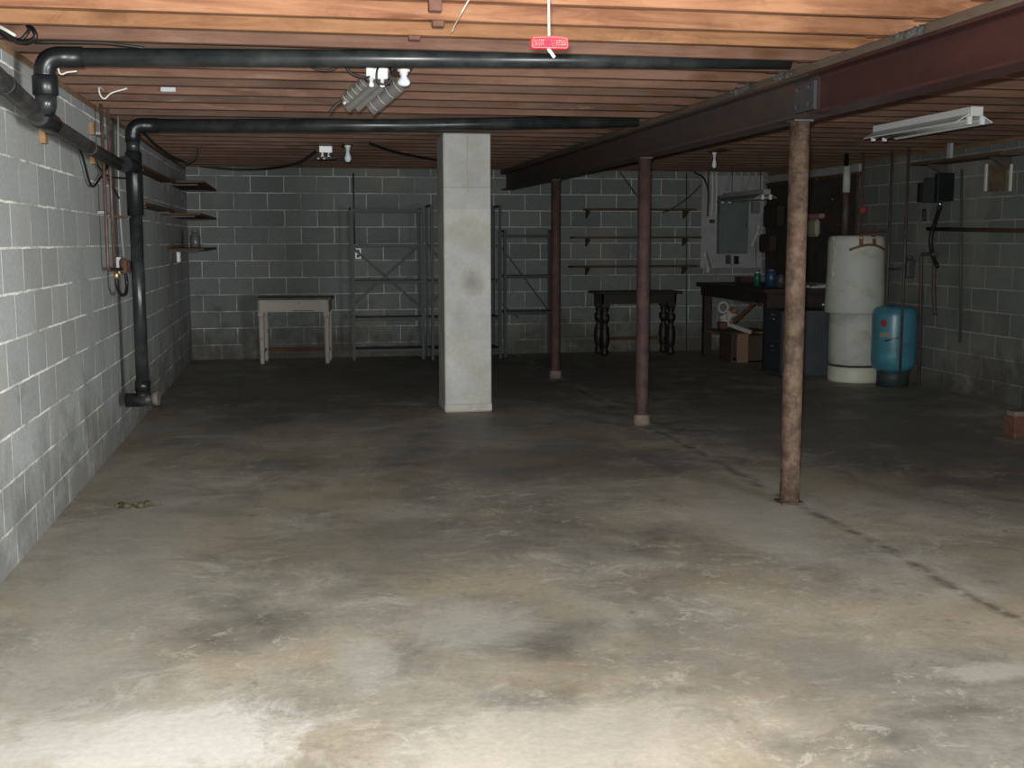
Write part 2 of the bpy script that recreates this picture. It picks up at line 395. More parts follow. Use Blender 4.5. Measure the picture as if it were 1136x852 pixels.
rag_white = mat('white_rag', (.55, .54, .50), .9, col2=(.35, .33, .30), scale=18)
green_plastic = mat('green_plastic', (.01, .13, .075), .3)
blue_plastic = mat('blue_plastic', (.025, .055, .10), .4)
clear_rim = mat('smoky_glass', (.10, .10, .09), .15)
brick_red = mat('red_brick', (.11, .042, .028), .85, col2=(.16, .075, .055), scale=30, bump=.4)
tuft = mat('grey_insulation', (.10, .095, .09), .95, col2=(.055, .05, .045), scale=30, bump=.5)
leaf = mat('dry_leaf', (.035, .03, .015), .8, col2=(.08, .07, .04), scale=60)
tan_wood = mat('raw_wood_block', (.28, .17, .08), .75, col2=(.22, .12, .06), scale=12)

def chimney_material():
    m = bpy.data.materials.new('whitewashed_chimney'); m.use_nodes = True; nt = m.node_tree; N = nt.nodes; L = nt.links
    b = N['Principled BSDF']; b.inputs['Roughness'].default_value = .85; b.inputs['Specular IOR Level'].default_value = .25
    g = N.new('ShaderNodeNewGeometry'); P = g.outputs['Position']; sp = N.new('ShaderNodeSeparateXYZ'); L.new(P, sp.inputs[0])
    n1 = noise(N, L, P, 3.5, 7, .65); n2 = noise(N, L, P, 50, 4, .7)
    col = ramp(N, L, n1, [(.35, (.47, .47, .43)), (.65, (.62, .62, .59))])
    # brown water stain at chest height
    dx = math_(N, L, 'DIVIDE', math_(N, L, 'SUBTRACT', sp.outputs[0], 1.45), .12); dz = math_(N, L, 'DIVIDE', math_(N, L, 'SUBTRACT', sp.outputs[2], 1.08), .13)
    d = math_(N, L, 'SQRT', math_(N, L, 'ADD', math_(N, L, 'MULTIPLY', dx, dx), math_(N, L, 'MULTIPLY', dz, dz)))
    d = math_(N, L, 'ADD', d, math_(N, L, 'MULTIPLY', math_(N, L, 'SUBTRACT', noise(N, L, P, 9, 6, .7), .5), 1.6))
    col = mixc(N, L, ramp(N, L, d, [(.1, (.65, .65, .65)), (1, (0, 0, 0))]), col, (.27, .24, .19))
    col = mixc(N, L, ramp(N, L, noise(N, L, P, 2.4, 5), [(.52, (0, 0, 0)), (.7, (.4, .4, .4))]), col, (.42, .38, .27))
    # unparged top: greyer, with a joint and a hairline crack
    top = math_(N, L, 'GREATER_THAN', math_(N, L, 'ADD', sp.outputs[2], math_(N, L, 'MULTIPLY', n1, .03)), 1.70)
    col = mixc(N, L, math_(N, L, 'MULTIPLY', top, .35), col, (.40, .40, .39))
    cx = math_(N, L, 'ABSOLUTE', math_(N, L, 'SUBTRACT', math_(N, L, 'ADD', sp.outputs[0], math_(N, L, 'MULTIPLY', noise(N, L, P, 6, 4), .05)), 1.435))
    ck = math_(N, L, 'MULTIPLY', math_(N, L, 'LESS_THAN', cx, .0028), math_(N, L, 'GREATER_THAN', sp.outputs[2], 1.82))
    jz = math_(N, L, 'LESS_THAN', math_(N, L, 'ABSOLUTE', math_(N, L, 'SUBTRACT', sp.outputs[2], 1.86)), .003)
    col = mixc(N, L, math_(N, L, 'MULTIPLY', math_(N, L, 'MAXIMUM', ck, jz), .45), col, (.2, .2, .18))
    col = mixc(N, L, .25, col, ramp(N, L, n2, [(.3, (.6, .6, .6)), (.7, (1, 1, 1))]), 'MULTIPLY')
    L.new(col, b.inputs['Base Color'])
    bp = N.new('ShaderNodeBump'); bp.inputs['Strength'].default_value = .4; bp.inputs['Distance'].default_value = .005
    L.new(math_(N, L, 'ADD', n2, math_(N, L, 'MULTIPLY', n1, 2)), bp.inputs['Height']); L.new(bp.outputs[0], b.inputs['Normal'])
    return m
chim_mat = chimney_material()

# ------------------------------------------------------------ the room
S = dict(kind='structure')
MB().box((WL-.25, WF-.25, -.12), (WR+.25, WB+.25, 0)).build('floor', slab, **S)
WT = 2.262
MB().box((WL-.2, WF-.2, 0), (WL, WB+.2, WT)).build('wall_left', blk_left, **S)
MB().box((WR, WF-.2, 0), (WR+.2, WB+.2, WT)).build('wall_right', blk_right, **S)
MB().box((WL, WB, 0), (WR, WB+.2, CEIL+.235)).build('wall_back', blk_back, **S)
MB().box((WL, WF-.2, 0), (WR, WF, CEIL+.235)).build('wall_front', blk_back, **S)
MB().box((WL-.25, WF-.25, CEIL+.237), (WR+.25, WB+.25, CEIL+.27)).build('ceiling', ply, **S)
MB().box((WL-.16, WF, WT), (WL-.0, WB, CEIL-.001)).build('trim_1', sill_wood, **S)
MB().box((WR, WF, WT), (WR+.16, WB, CEIL-.001)).build('trim_2', sill_wood, **S)
MB().box((WL-.2, WF-.2, CEIL), (WL-.155, WB+.2, CEIL+.235)).build('trim_3', sill_wood, **S)
MB().box((WR+.155, WF-.2, CEIL), (WR+.2, WB+.2, CEIL+.235)).build('trim_4', sill_wood, **S)

# ------------------------------------------------------------ joists
JY = [4.37, 4.76, 5.12, 5.485, 5.87, 6.26, 6.61, 6.97, 7.38, 7.76, 8.17, 8.60]
while JY[-1] < 13.9: JY.append(JY[-1]+.4064)
jb = 4.37
near = []
while jb > WF+.6: jb -= .4064; near.append(jb)
JALL = near[::-1]+JY
JX0, JX1 = WL-.15, WR+.15
PICK = {4.37: 0, 4.76: 1, 5.12: 2, 5.485: 2, 3.9636: 0}
random.seed(4)
nn = len(near)
ORD = ['nearest', 'second', 'third', 'fourth', 'fifth', 'sixth', 'seventh', 'eighth', 'ninth', 'tenth', 'eleventh', 'twelfth', 'thirteenth', 'fourteenth', 'fifteenth', 'sixteenth', 'seventeenth', 'eighteenth', 'nineteenth', 'twentieth', 'twenty-first', 'twenty-second', 'twenty-third', 'twenty-fourth', 'twenty-fifth', 'twenty-sixth', 'twenty-seventh', 'twenty-eighth', 'twenty-ninth', 'thirtieth']
LOOK = {0: 'bright orange pine floor joist', 1: 'honey orange pine floor joist', 2: 'reddish pine floor joist', 3: 'brown pine floor joist'}
vis0 = nn-1   # first joist in the frame
for i, y in enumerate(JALL):
    k = i-vis0
    if k < -3: continue
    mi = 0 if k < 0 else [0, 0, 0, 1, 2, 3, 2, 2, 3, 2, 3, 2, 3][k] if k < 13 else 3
    h = .235
    for side in (0, 1):
        a, b = (JX0, 2.80) if side == 0 else (2.48, JX1)
        yy = y if side == 0 else y+.042
        sag = random.uniform(-.002, .002)
        mb = MB(); z0 = CEIL+abs(sag)
        mb.box((a, yy, z0), (b, yy+.038, CEIL+h), .003)
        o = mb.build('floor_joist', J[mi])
        o['category'] = 'joist'
        where = 'left of the steel beam' if side == 0 else 'right of the steel beam'
        if k < 0:
            o['label'] = 'pine floor joist overhead nearest the camera, ' + where; o['group'] = 'floor joists overhead, ' + where
        else:
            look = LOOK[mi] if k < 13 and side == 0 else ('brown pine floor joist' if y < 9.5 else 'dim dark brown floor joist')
            o['label'] = '%s, %s row from the camera, %s' % (look, ORD[k], where); o['group'] = 'floor joists ' + where

# ------------------------------------------------------------ steel beam and posts
BX, BZ0, BZ1 = 2.635, 2.052, 2.258
def ibeam(y0, y1, m, name, label):
    w, tf, tw = .075, .013, .008
    z0, z1 = BZ0, BZ1
    def fil(sx, zc, sz):   # rounded fillet where web meets flange
        R_ = .016
        return [(BX+sx*(tw+R_-R_*math.cos(a)), zc+sz*(R_-R_*math.sin(a))) for a in [k*math.pi/12 for k in range(7)]]
    poly = [(BX-w, z0), (BX+w, z0), (BX+w, z0+tf)]+fil(1, z0+tf, 1)[::-1]+fil(1, z1-tf, -1)+[(BX+w, z1-tf), (BX+w, z1), (BX-w, z1), (BX-w, z1-tf)]+fil(-1, z1-tf, -1)[::-1]+fil(-1, z0+tf, 1)+[(BX-w, z0+tf)]
    t = thing(name, label, 'beam', (BX, y0, z0))
    MB().ext(poly, 'Y', y0, y1).build('i_section', m, t)
    return t
b1 = ibeam(WF+.01, 5.60, red_beam, 'steel_beam', 'reddish brown steel I-beam, near length, from upper right corner to the nearest post')
b2 = ibeam(5.604, WB-.01, grey_beam, 'steel_beam', 'grey brown steel I-beam, far length, running from nearest post to back wall')
mb = MB().box((BX-.028, 5.62, BZ0+.03), (BX-.010, 5.86, BZ1-.03), .002)
mb.build('splice_plate', plate_steel, b2, label='blue grey splice plate')
mb = MB()
for yy in (5.66, 5.80):
    for zz in (BZ0+.06, BZ1-.06): mb.lathe([(.013, -.012), (.013, 0)], (BX-.030, yy, zz), 6, 'X', False)
mb.build('bolt_heads', chrome, b2)
o = MB().box((BX-.085, WF+.01, BZ1+.001), (BX+.085, 5.9, CEIL-.002), .003).build('nailer_plate', plate_wood)
o['label'] = 'dusty grey-brown wood plate lying on top of the near steel beam'; o['category'] = 'plate'
o = MB().box((BX-.080, 5.91, BZ1+.001), (BX+.080, WB-.01, CEIL-.002), .003).build('nailer_plate', plate_wood)
o['label'] = 'wood plate on top of the far length of beam, toward the back wall'; o['category'] = 'plate'

def post(x, y, r, m, label, ht, foot):
    t = thing('support_post', label, 'post', (x, y, 0), 'steel posts under the beam')
    prof = [(r*1.03, .012), (r*1.03, .10), (r*.97, .13), (r, .2), (r, 1.2), (r*.985, 1.25), (r*.985, ht-.012)]
    MB().lathe(prof, (x, y, 0), 24).build('post_tube', m, t)
    MB().box((x-r*1.02, y-r*1.02, ht-.012), (x+r*1.02, y+r*1.02, ht), .002).build('cap_plate', grey_beam, t)
    if foot:
        random.seed(int(x*100+y)); R = r*1.28
        MB().lathe([(R, 0), (R*1.02, .03), (R*.97, .07), (r*.98, .085)], (x, y, 0), 14).build('concrete_foot', label_foot, t, label='pale mortar collar at the foot')
    else:
        MB().box((x-r*1.25, y-r*1.15, 0), (x+r*1.15, y+r*1.15, .012), .003).build('base_plate', rust_post2, t)
    return t
label_foot = mat('pale_mortar', (.24, .185, .15), .9, col2=(.16, .12, .10), scale=20)
post(2.632, 5.835, .053, rust_post, 'thick rusty brown steel post, nearest of the three under the beam', BZ0-.001, False)
post(2.632, 8.60, .050, rust_post2, 'reddish brown steel post with pale collar, middle of the three under the beam', BZ0-.001, True)
post(2.655, 11.75, .050, rust_post2, 'dark brown steel post farthest back, beside the metal shelving', BZ0-.001, True)

# chimney column
t = thing('chimney_column', 'square whitewashed masonry column standing in the middle of the floor', 'column', (1.41, 9.75, 0))
MB().box((1.213, 9.53, .0), (1.605, 9.95, CEIL-.004), .008).build('shaft', chim_mat, t)
mb = MB(); mb.box((1.209, 9.522, .0), (1.609, 9.955, .075), .012)
mb.build('foot_band', mat('pale_parging', (.55, .54, .49), .9, col2=(.42, .39, .33), scale=12), t, label='paler ragged band at the foot')

# ------------------------------------------------------------ black drain pipes
PX = -1.09
def zA(x): return 2.252+(x-PX)*.021
t = thing('drain_pipe', 'glossy black drain pipe across the ceiling, nearer of two, elbowing down at left wall', 'pipe', (PX, 5.68, zA(PX)))
MB().tube([(-1.0, 5.68, zA(-1.0)), (.8, 5.68, zA(.8)), (2.50, 5.69, zA(2.5))], .041, 20).build('horizontal_run', black_pipe, t)
MB().tube(bend([(-.92, 5.68, zA(-.92)), (PX, 5.68, zA(PX)), (PX, 5.68, 2.13)], .075, 10), .047, 20).build('elbow', black_fit, t)
MB().tube([(PX, 5.68, 2.17), (PX, 5.68, 2.165), (PX, 5.68, 2.085), (PX, 5.68, 2.08)], .055, 20, rs=[.050, .056, .056, .05]).build('coupling', black_fit, t)
MB().tube([(PX, 5.68, 2.09), (PX, 5.68, 2.04), (PX-.01, 5.70, 2.02)], .046, 20).build('drop', black_pipe, t)
# sloped run on the left wall
QB = [at(x_, y_, 'X', -1.13) for x_, y_ in ((0, 88), (50, 133), (100, 164), (141, 186.5))]
QB[3].y = 8.36
t = thing('drain_pipe', 'black waste pipe sloping along left block wall into the vertical stack', 'pipe', QB[1])
MB().tube([QB[0]+(QB[0]-QB[1])*1.6]+QB, .038, 18).build('sloped_run', dusty_pipe, t)
dB = (QB[2]-QB[1]).normalized()
MB().tube([QB[1]-dB*.16, QB[1]+dB*.16], .048, 18).build('wye_fitting', black_fit, t)
for c_b in (QB[0]+(QB[1]-QB[0])*.1, QB[2]):
    MB().tube([c_b-dB*.012, c_b+dB*.012], .042, 18).build('hanger_strap', black_fit, t)
zB = lambda y: QB[3].z
# stack
SX, SY = -1.07, 8.45
t = thing('drain_stack', 'vertical black drain stack on left wall with the farther ceiling pipe', 'pipe', (SX, SY, .25))
MB().tube([(SX, SY, .44), (SX, SY, 1.62)], .0445, 20).build('stack_pipe', black_pipe, t)
MB().tube([(SX, SY, 1.60), (SX, SY, 1.605), (SX, SY, 2.03), (SX, SY, 2.04)], .055, 20, rs=[.047, .056, .056, .047]).build('tee_fitting', black_fit, t)
MB().tube([(SX-.03, 8.20, zB(8.2)+.005), (SX, 8.44, 1.93)], .054, 18).build('tee_inlet', black_fit, t)
MB().tube([(SX, SY, 2.03), (SX, SY, 2.12)], .044, 20).build('stack_top', black_pipe, t)
MB().tube(bend([(SX, SY, 2.10), (SX, SY, 2.215), (SX+.17, SY, 2.217)], .07, 10), .050, 20).build('elbow', black_fit, t)
MB().tube([(SX+.15, SY, 2.217), (.8, SY, 2.245), (2.53, SY, 2.305)], .044, 20).build('horizontal_run', black_pipe, t)
MB().tube([(SX, SY, .45), (SX, SY, .38)], .054, 20).build('lower_hub', black_fit, t)
MB().tube([(SX-.12, SY, .315), (SX-.02, SY, .315), (SX, SY, .33), (SX, SY, .39)], .05, 18).build('wall_elbow', black_fit, t)
MB().tube([(SX-.02, SY-.01, .315), (SX+.07, SY-.03, .325)], .045, 18).build('cleanout', dusty_pipe, t)
MB().tube([(SX+.07, SY-.03, .325), (SX+.11, SY-.035, .328)], .05, 18).build('cleanout_plug', mat('dusty_plug', (.13, .115, .10), .7), t, label='dusty grey-brown cleanout plug')
MB().box((WL+.003, SY-.05, 1.585), (SX-.03, SY+.05, 1.60), .002).build('wall_bracket', rust_pipe, t)

# ------------------------------------------------------------ pull cord
t = thing('pull_handle', 'red plastic pull handle with printed lettering hanging on a white cord', 'handle', (.758, 3.45, 2.0))
ph = at(609, 48, 'Y', 3.45)
prof = [(-.054, .014), (-.048, .0165), (-.02, .018), (.0, .0195), (.02, .019), (.05, .0165), (.055, .012), (.0555, -.012), (.052, -.016), (.0, -.0165), (-.052, -.017), (-.0555, -.012)]
mb = MB(); mb.ext([(ph.x+a, ph.z+b) for a, b in prof], 'Y', ph.y-.011, ph.y+.011)
h = mb.build('handle', red_plastic, t)
mb = MB()   # raised rim
mb.tube([(ph.x+a*.95, ph.y-.012, ph.z+b*.85) for a, b in prof+prof[:1]], .0016, 6)
mb.build('rim', mat('red_rim', (.95, .12, .12), .3), t)
random.seed(2)
for dx in (-.033, .033):   # worn raised markings, too blurred to read
    mb = MB()
    for rr in range(3):
        for q_ in range(5):
            x_ = ph.x+dx-.013+q_*.0062+random.uniform(-.001, .001); z_ = ph.z-.007+rr*.006
            mb.box((x_, ph.y-.0125, z_), (x_+random.uniform(.002, .004), ph.y-.0108, z_+random.uniform(.002, .004)))
    mb.build('raised_marks', mat('pale_red_ink', (.95, .16, .12), .5), h)
MB().tube(smooth_pts([(ph.x, ph.y, ph.z+.015), (ph.x-.001, ph.y, ph.z+.12), (ph.x-.002, ph.y, ph.z+.30)]), .0032, 8).build('cord', cord_white, t)
MB().tube(smooth_pts([(ph.x-.002, ph.y, ph.z-.016), (ph.x, ph.y-.002, ph.z-.020), (ph.x+.006, ph.y-.004, ph.z-.028), (ph.x+.013, ph.y-.004, ph.z-.037), (ph.x+.016, ph.y-.004, ph.z-.041)]), .0048, 8, rs=None).build('cord_knot', cord_white, t)

# ------------------------------------------------------------ ceiling bits
def bulb(name, label, x, y, ztop, zbot, sc=1.0, g='bare bulbs under the joists'):
    t = thing(name, label, 'bulb', (x, y, ztop), g)
    ztop = CEIL-.016
    yj = [q_ for q_ in JALL if q_ < y][-1]; yk = [q_ for q_ in JALL if q_ > y][0]
    MB().box((x-.045, yj, ztop), (x+.045, yk+.038, CEIL-.001), .002).build('mounting_board', dark_board, t)
    H = ztop-zbot
    MB().lathe([(.030*sc, 0), (.030*sc, -H*.10), (.020*sc, -H*.14), (.019*sc, -H*.33)], (x, y, ztop), 20).build('lampholder', porcelain, t)
    R = .030*sc
    MB().lathe([(.013*sc, -H*.30), (.015*sc, -H*.42), (.021*sc, -H*.55), (R*.96, -H*.68), (R, -H*.78), (R*.9, -H*.88), (R*.6, -H*.97), (R*.15, -H)], (x, y, ztop), 24).build('glass_bulb', bulb_glass, t)
    return t
def ceiling_box(x, y, z, w, h, name='ceiling_outlet', n=2, **k): ...
p = at(448, 96, 'Y', 6.02)
bulb('light_bulb', 'white bulb in a porcelain holder hanging below the near black ceiling pipe', p.x, 6.02, CEIL-.001, p.z, 1.08)
p = at(386, 180, 'Y', 10.75)
bulb('light_bulb', 'small bare bulb in the middle distance left of the white column', p.x, 10.75, CEIL-.001, p.z, 1.0)
p = at(793, 190, 'Y', 11.0)
bulb('light_bulb', 'dim bare bulb near the electrical panel in the far right', p.x, 11.02, CEIL-.001, p.z+.03, .75)
MB()
# near twin outlet with two white plug-in sockets
def twin_outlet(label, Y, x0, x1, y0, y1, plugs, green=False):
    a = at(x0, y0, 'Y', Y); b = at(x1, y1, 'Y', Y)
    t = thing('ceiling_outlet', label, 'outlet', ((a.x+b.x)/2, Y, a.z))
    g = (b.x-a.x)*.02
    m = (a.x+b.x)/2
    if plugs == 2:
        MB().box((a.x, Y-.015, b.z), (m-g, Y+.035, a.z), .004).build('outlet_box', white_plastic, t)
        MB().box((m+g, Y-.015, b.z), (b.x, Y+.035, a.z), .004).build('outlet_box', white_plastic, t)
    else:
        MB().box((a.x, Y-.015, b.z), (b.x, Y+.035, a.z), .004).build('outlet_box', white_plastic, t)
    MB().box((a.x, Y+.036, a.z-.01), (b.x, Y+.05, CEIL-.001), .002).build('mounting_strap', dull_pipe, t)
    W = b.x-a.x
    for f in (.24, .74):
        cx = a.x+W*f; r = W*.10
        MB().lathe([(r*.9, .002), (r*.9, -r*1.6), (r*1.15, -r*1.8), (r*1.15, -r*3.0), (r*.7, -r*3.5)], (cx, Y+.01, b.z), 16).build('plug_adapter', white_plastic, t)
    return t
tA = twin_outlet('pair of bright white outlet boxes with plugs under the near black pipe', 6.10, 406, 430.5, 74.5, 88, 2)
tB = twin_outlet('smaller white outlet box with plugs left of the far bare bulb', 10.72, 354, 368.5, 162, 169.5, 1)
c = at(361, 174, 'Y', 10.7)
gl = MB(); gl.tube([(c.x+.085*math.cos(a)*1.1, 10.7+.08*math.sin(a), c.z-.01) for a in [k*math.pi/12 for k in range(25)]], .006, 8)
gl.build('ring_tube', clear_rim, tB)
for px, py, m in ((353, 175.5, white_plastic), (359.3, 175.5, white_plastic), (366, 171.5, green_plastic)):
    q = at(px, py, 'Y', 10.66); MB().lathe([(.003, -.011), (.009, -.006), (.010, 0), (.009, .006), (.003, .011)], q, 10).build('indicator', m, tB)

# fan of short ribbed flaps hanging below the outlet pair
fan = thing('ribbed_flaps', 'grey-brown fan of four ribbed flaps hanging under the white outlet pair', 'flaps', at(430, 95, 'Y', 6.4))
def flap(a, b, wid, ribs, Y, depth):
    """Thin curved flap from pixel a (top) to b (bottom), hanging near the depth Y."""
    A, B = at(*a, 'Y', Y), at(*b, 'Y', Y+depth); d = (B-A).normalized(); sd = d.cross(Vector((0, 1, 0))).normalized(); nr = sd.cross(d)
    vs = []; n = 8
    for e in (A, B):
        for side in (1, -1):
            for i in range(n+1):
                u = (i/n-.5)*side; vs.append(e+sd*(u*wid)+nr*(-(.25-u*u)*wid*.5+.002*side))
    m = 2*(n+1); fs = [tuple(range(m)), tuple(range(m, 2*m))[::-1]]+[(i, (i+1) % m, m+(i+1) % m, m+i) for i in range(m)]
    f = MB().add(vs, fs).build('flap', strip_grey, fan)
    for k in range(ribs):
        g_ = (k+.35)/ribs; c0 = A+(B-A)*g_
        for s_ in (-1, 1):
            pts = [c0+sd*(wid*u)+nr*(s_*(.004)-(.25-u*u)*wid*.5)+d*(.12*wid*(1-4*u*u)) for u in (-.42, -.25, 0, .25, .42)]
            if s_ < 0: P1 = pts
            else: P2 = pts
        best = P1 if (P1[2]-Vector((0, 0, EYE))).length < (P2[2]-Vector((0, 0, EYE))).length else P2
        MB().tube(best, .0028, 6).build('rib', rib_mat, f)
flap((444, 93), (409, 121), .085, 4, 6.38, .03)
flap((424, 96), (395, 121), .040, 0, 6.36, .02)
flap((417, 92), (384, 121), .048, 0, 6.34, .02)
flap((405, 90), (381, 112), .060, 5, 6.32, .02)
MB().tube([at(381, 113, 'Y', 6.33), at(383.5, 115, 'Y', 6.33)], .010, 8).build('pale_tip', rag_white, fan)
MB().tube([at(432, 95, 'Y', 6.38), at(430, 80, 'Y', 6.36), Vector((at(430, 80, 'Y', 6.3).x, 6.30, 2.299))], .006, 6).build('hanger', black_cable, fan)
MB().tube([at(405, 92, 'Y', 6.32), at(408, 80, 'Y', 6.3), Vector((at(408, 80, 'Y', 6.3).x, 6.28, 2.299))], .006, 6).build('hanger', black_cable, fan)
def cable(name, label, pts, r, m, n=8, sm=6, cat='cable', group=None):
    o = MB().tube(smooth_pts(pts, sm), r, n).build(name, m); o['label'] = label; o['category'] = cat
    if group: o['group'] = group
    return o
Z = 'Z'
cable('cable', 'thin black cable tail below the left end of the ribbed flaps', [at(379, 112, 'Y', 6.32), at(372, 117, 'Y', 6.32), at(365, 125, 'Y', 6.32)], .007, black_cable)
cable('cable', 'black cable loop drooping beneath the near black ceiling pipe, left of the outlets', [at(342, 72, 'Y', 6.1), at(352, 77, 'Y', 6.1), at(365, 78, 'Y', 6.1), at(378, 73, 'Y', 6.1), at(388, 68, 'Y', 6.1)], .007, black_cable)
cable('cable', 'black cable curving down to the left side of the white outlet pair', [at(383, 70, 'Y', 6.05), at(387, 79, 'Y', 6.05), at(396, 84, 'Y', 6.05), at(408, 86, 'Y', 6.07), at(412, 80, 'Y', 6.16), at(414, 74, 'Y', 6.2)], .007, black_cable)
cable('cable', 'black cable hooking around the right plug of the white outlet pair', [at(421, 72, 'Y', 6.07), at(418, 79, 'Y', 6.06), at(418, 89, 'Y', 6.06), at(424, 93.5, 'Y', 6.06), at(432, 91, 'Y', 6.06), at(434, 82, 'Y', 6.06), at(432, 72, 'Y', 6.1)], .006, black_cable)
# wiring at the left
q = lambda x, y, Y: at(x, y, 'Y', Y)
cable('cable', 'coil of black cables tucked over the top of left wall near camera', [at(-12, 24, 'X', -1.17), at(5, 35, 'X', -1.16), at(16, 44, 'X', -1.15), at(30, 46, 'X', -1.09), at(39, 41, 'X', -1.05), at(37, 33, 'X', -1.06), at(31, 29, 'X', -1.1)], .010, black_cable)
cable('cable', 'second black cable loop at the top of the left wall, rising above the coil', [at(-10, 30, 'X', -1.19), at(8, 42, 'X', -1.18), at(22, 44, 'X', -1.13), at(30, 37, 'X', -1.1), at(34, 29, 'X', -1.08)], .008, black_cable)
cable('cable', 'white cable end lying over the black coil at upper left', [at(-12, 24, 'X', -1.15), at(4, 32, 'X', -1.13), at(17, 39.5, 'X', -1.1)], .007, white_cable)
cable('cable', 'thin black cable stapled along a joist above the near pipe', [at(38, 46.5, 'Y', 5.45), at(95, 47, 'Y', 5.45), at(125, 48.5, 'Y', 5.45), at(160, 53, 'Y', 5.45)], .006, black_cable)
cable('cable', 'pale wire scrap hanging under joists near the left wall', [Vector((at(110, 97, 'Y', 7.2).x, 7.38, 2.31)), at(110, 97, 'Y', 7.2), at(111, 105, 'Y', 7.2), at(116, 109.5, 'Y', 7.2), at(124, 103, 'Y', 7.2), at(141, 98, 'Y', 7.2)], .005, white_cable)
cable('cable', 'short pale wire end poking out beneath the near pipe elbow', [Vector((at(64, 81, 'Y', 5.9).x, 5.889, 2.301)), at(66, 81, 'Y', 5.9), at(75, 80, 'Y', 5.9), at(85, 79, 'Y', 5.9)], .004, white_cable)
lw = lambda x, y, X=-1.215: at(x, y, 'X', X)
cable('cable', 'loop of thin black wire sagging below the sloped pipe on left wall', [lw(88, 165), lw(93, 178), lw(98, 198), lw(103, 207), lw(110, 199), lw(118, 187), lw(120, 176)], .0075, black_cable)
cable('cable', 'thin black wire running across left wall to the stack', [lw(105, 178), lw(112, 188), lw(122, 196), lw(140, 198)], .0065, black_cable)
cable('cable', 'thin black wire trailing down beside the copper lines', [lw(119, 198), lw(125, 207), lw(132, 220)], .006, black_cable)
cable('cable', 'grey cable running down the left wall to the white outlet', [lw(131, 122, -1.23), lw(131.5, 200, -1.23), lw(134, 250, -1.23), lw(137.5, 288, -1.23)], .007, grey_cable)
cable('cable', 'black cable draping along the top of left wall toward the back corner', [at(158, 146, 'X', -1.15), at(172, 160, 'X', -1.15), at(190, 173, 'X', -1.15), at(205, 180, 'X', -1.15)], .012, black_cable)
bw = lambda x, y, Y=14.35: at(x, y, 'Y', Y)
cable('cable', 'dark cable along the top of the back wall, from the corner to the white column', [bw(205, 179), bw(222, 184), bw(260, 188), bw(300, 187, 14.3), bw(330, 181, 13), bw(352, 167, 11)], .014, black_cable)
cable('cable', 'dark cable crossing the ceiling from the far bulb to the white column', [at(408, 158, 'Z', 2.28), at(440, 169, 'Z', 2.28), at(487, 178, 'Z', 2.28)], .012, black_cable)
cable('cable', 'black cable loop hanging near the top of back left corner', [at(196, 157, 'Y', 11.5), at(210, 153, 'Y', 11.5), at(219, 162, 'Y', 11.5), at(217, 175, 'Y', 11.5), at(206, 182, 'Y', 11.5)], .010, black_cable)

# pale tag on a joist
a = at(178, 96.5, 'Y', 7.37); b = at(195, 102, 'Y', 7.37)
o = MB().box((a.x, 7.36, b.z), (b.x, 7.378, a.z), .003).build('joist_tag', mat('pale_tag', (.50, .50, .53), .5)); o['label'] = 'small pale rectangular plate on a joist, left of the outlets'; o['category'] = 'plate'
# dark cleats on the near joists
for (x0, x1, y0, y1, Y, lb) in ((475, 489.5, -3, 13, 4.35, 'dark brown wood cleat nailed to the nearest visible joist at top centre'),
                                (479, 492, 23, 30.5, 4.745, 'dark wood cleat on the second visible joist'),
                                (453, 466, 39.5, 45, 5.105, 'small dark cleat on the third visible joist, lowest and leftmost of three')):
    a = at(x0, y0, 'Y', Y); b = at(x1, y1, 'Y', Y)
    o = MB().box((a.x, Y-.02, b.z), (b.x, Y+.018, min(a.z, 2.5)), .003).build('wood_cleat', mat('cleat_brown', (.10, .045, .03), .8, col2=(.16, .07, .05), scale=20))
    o['label'] = lb; o['category'] = 'cleat'; o['group'] = 'cleats on the joists'
cable('string', 'thin pale string dangling across the near joists', [at(521, -2, 'Y', 4.33), at(512, 14, 'Y', 4.33), at(505, 27, 'Y', 4.6), at(501, 36, 'Y', 4.72)], .0022, cord_white, cat='string')
# insulation tufts on the beam
for k, (x, y, lb) in enumerate(((1000, 30, 'large ragged grey insulation tuft above the near beam'), (862, 86, 'grey insulation tuft on the beam plate left of the nearest post'), (815, 101, 'small grey insulation tuft farther along the beam plate'))):
    c = at(x, y, 'X', 2.50); random.seed(k+3); mb = MB(); nn_ = 14
    c.z = min(c.z, CEIL-.03)
    pts = [Vector((2.53+random.uniform(-.01, .01), c.y-.13+.26*q_/nn_, 2.262+.012+random.uniform(-.008, .012))) for q_ in range(nn_+1)]
    mb.tube(pts, .02, 7, smooth=False, rs=[.004]+[random.uniform(.005, .019) for _ in range(nn_-1)]+[.004])
    o = mb.build('insulation_tuft', tuft); o['label'] = lb; o['category'] = 'insulation'; o['group'] = 'insulation tufts on the beam'

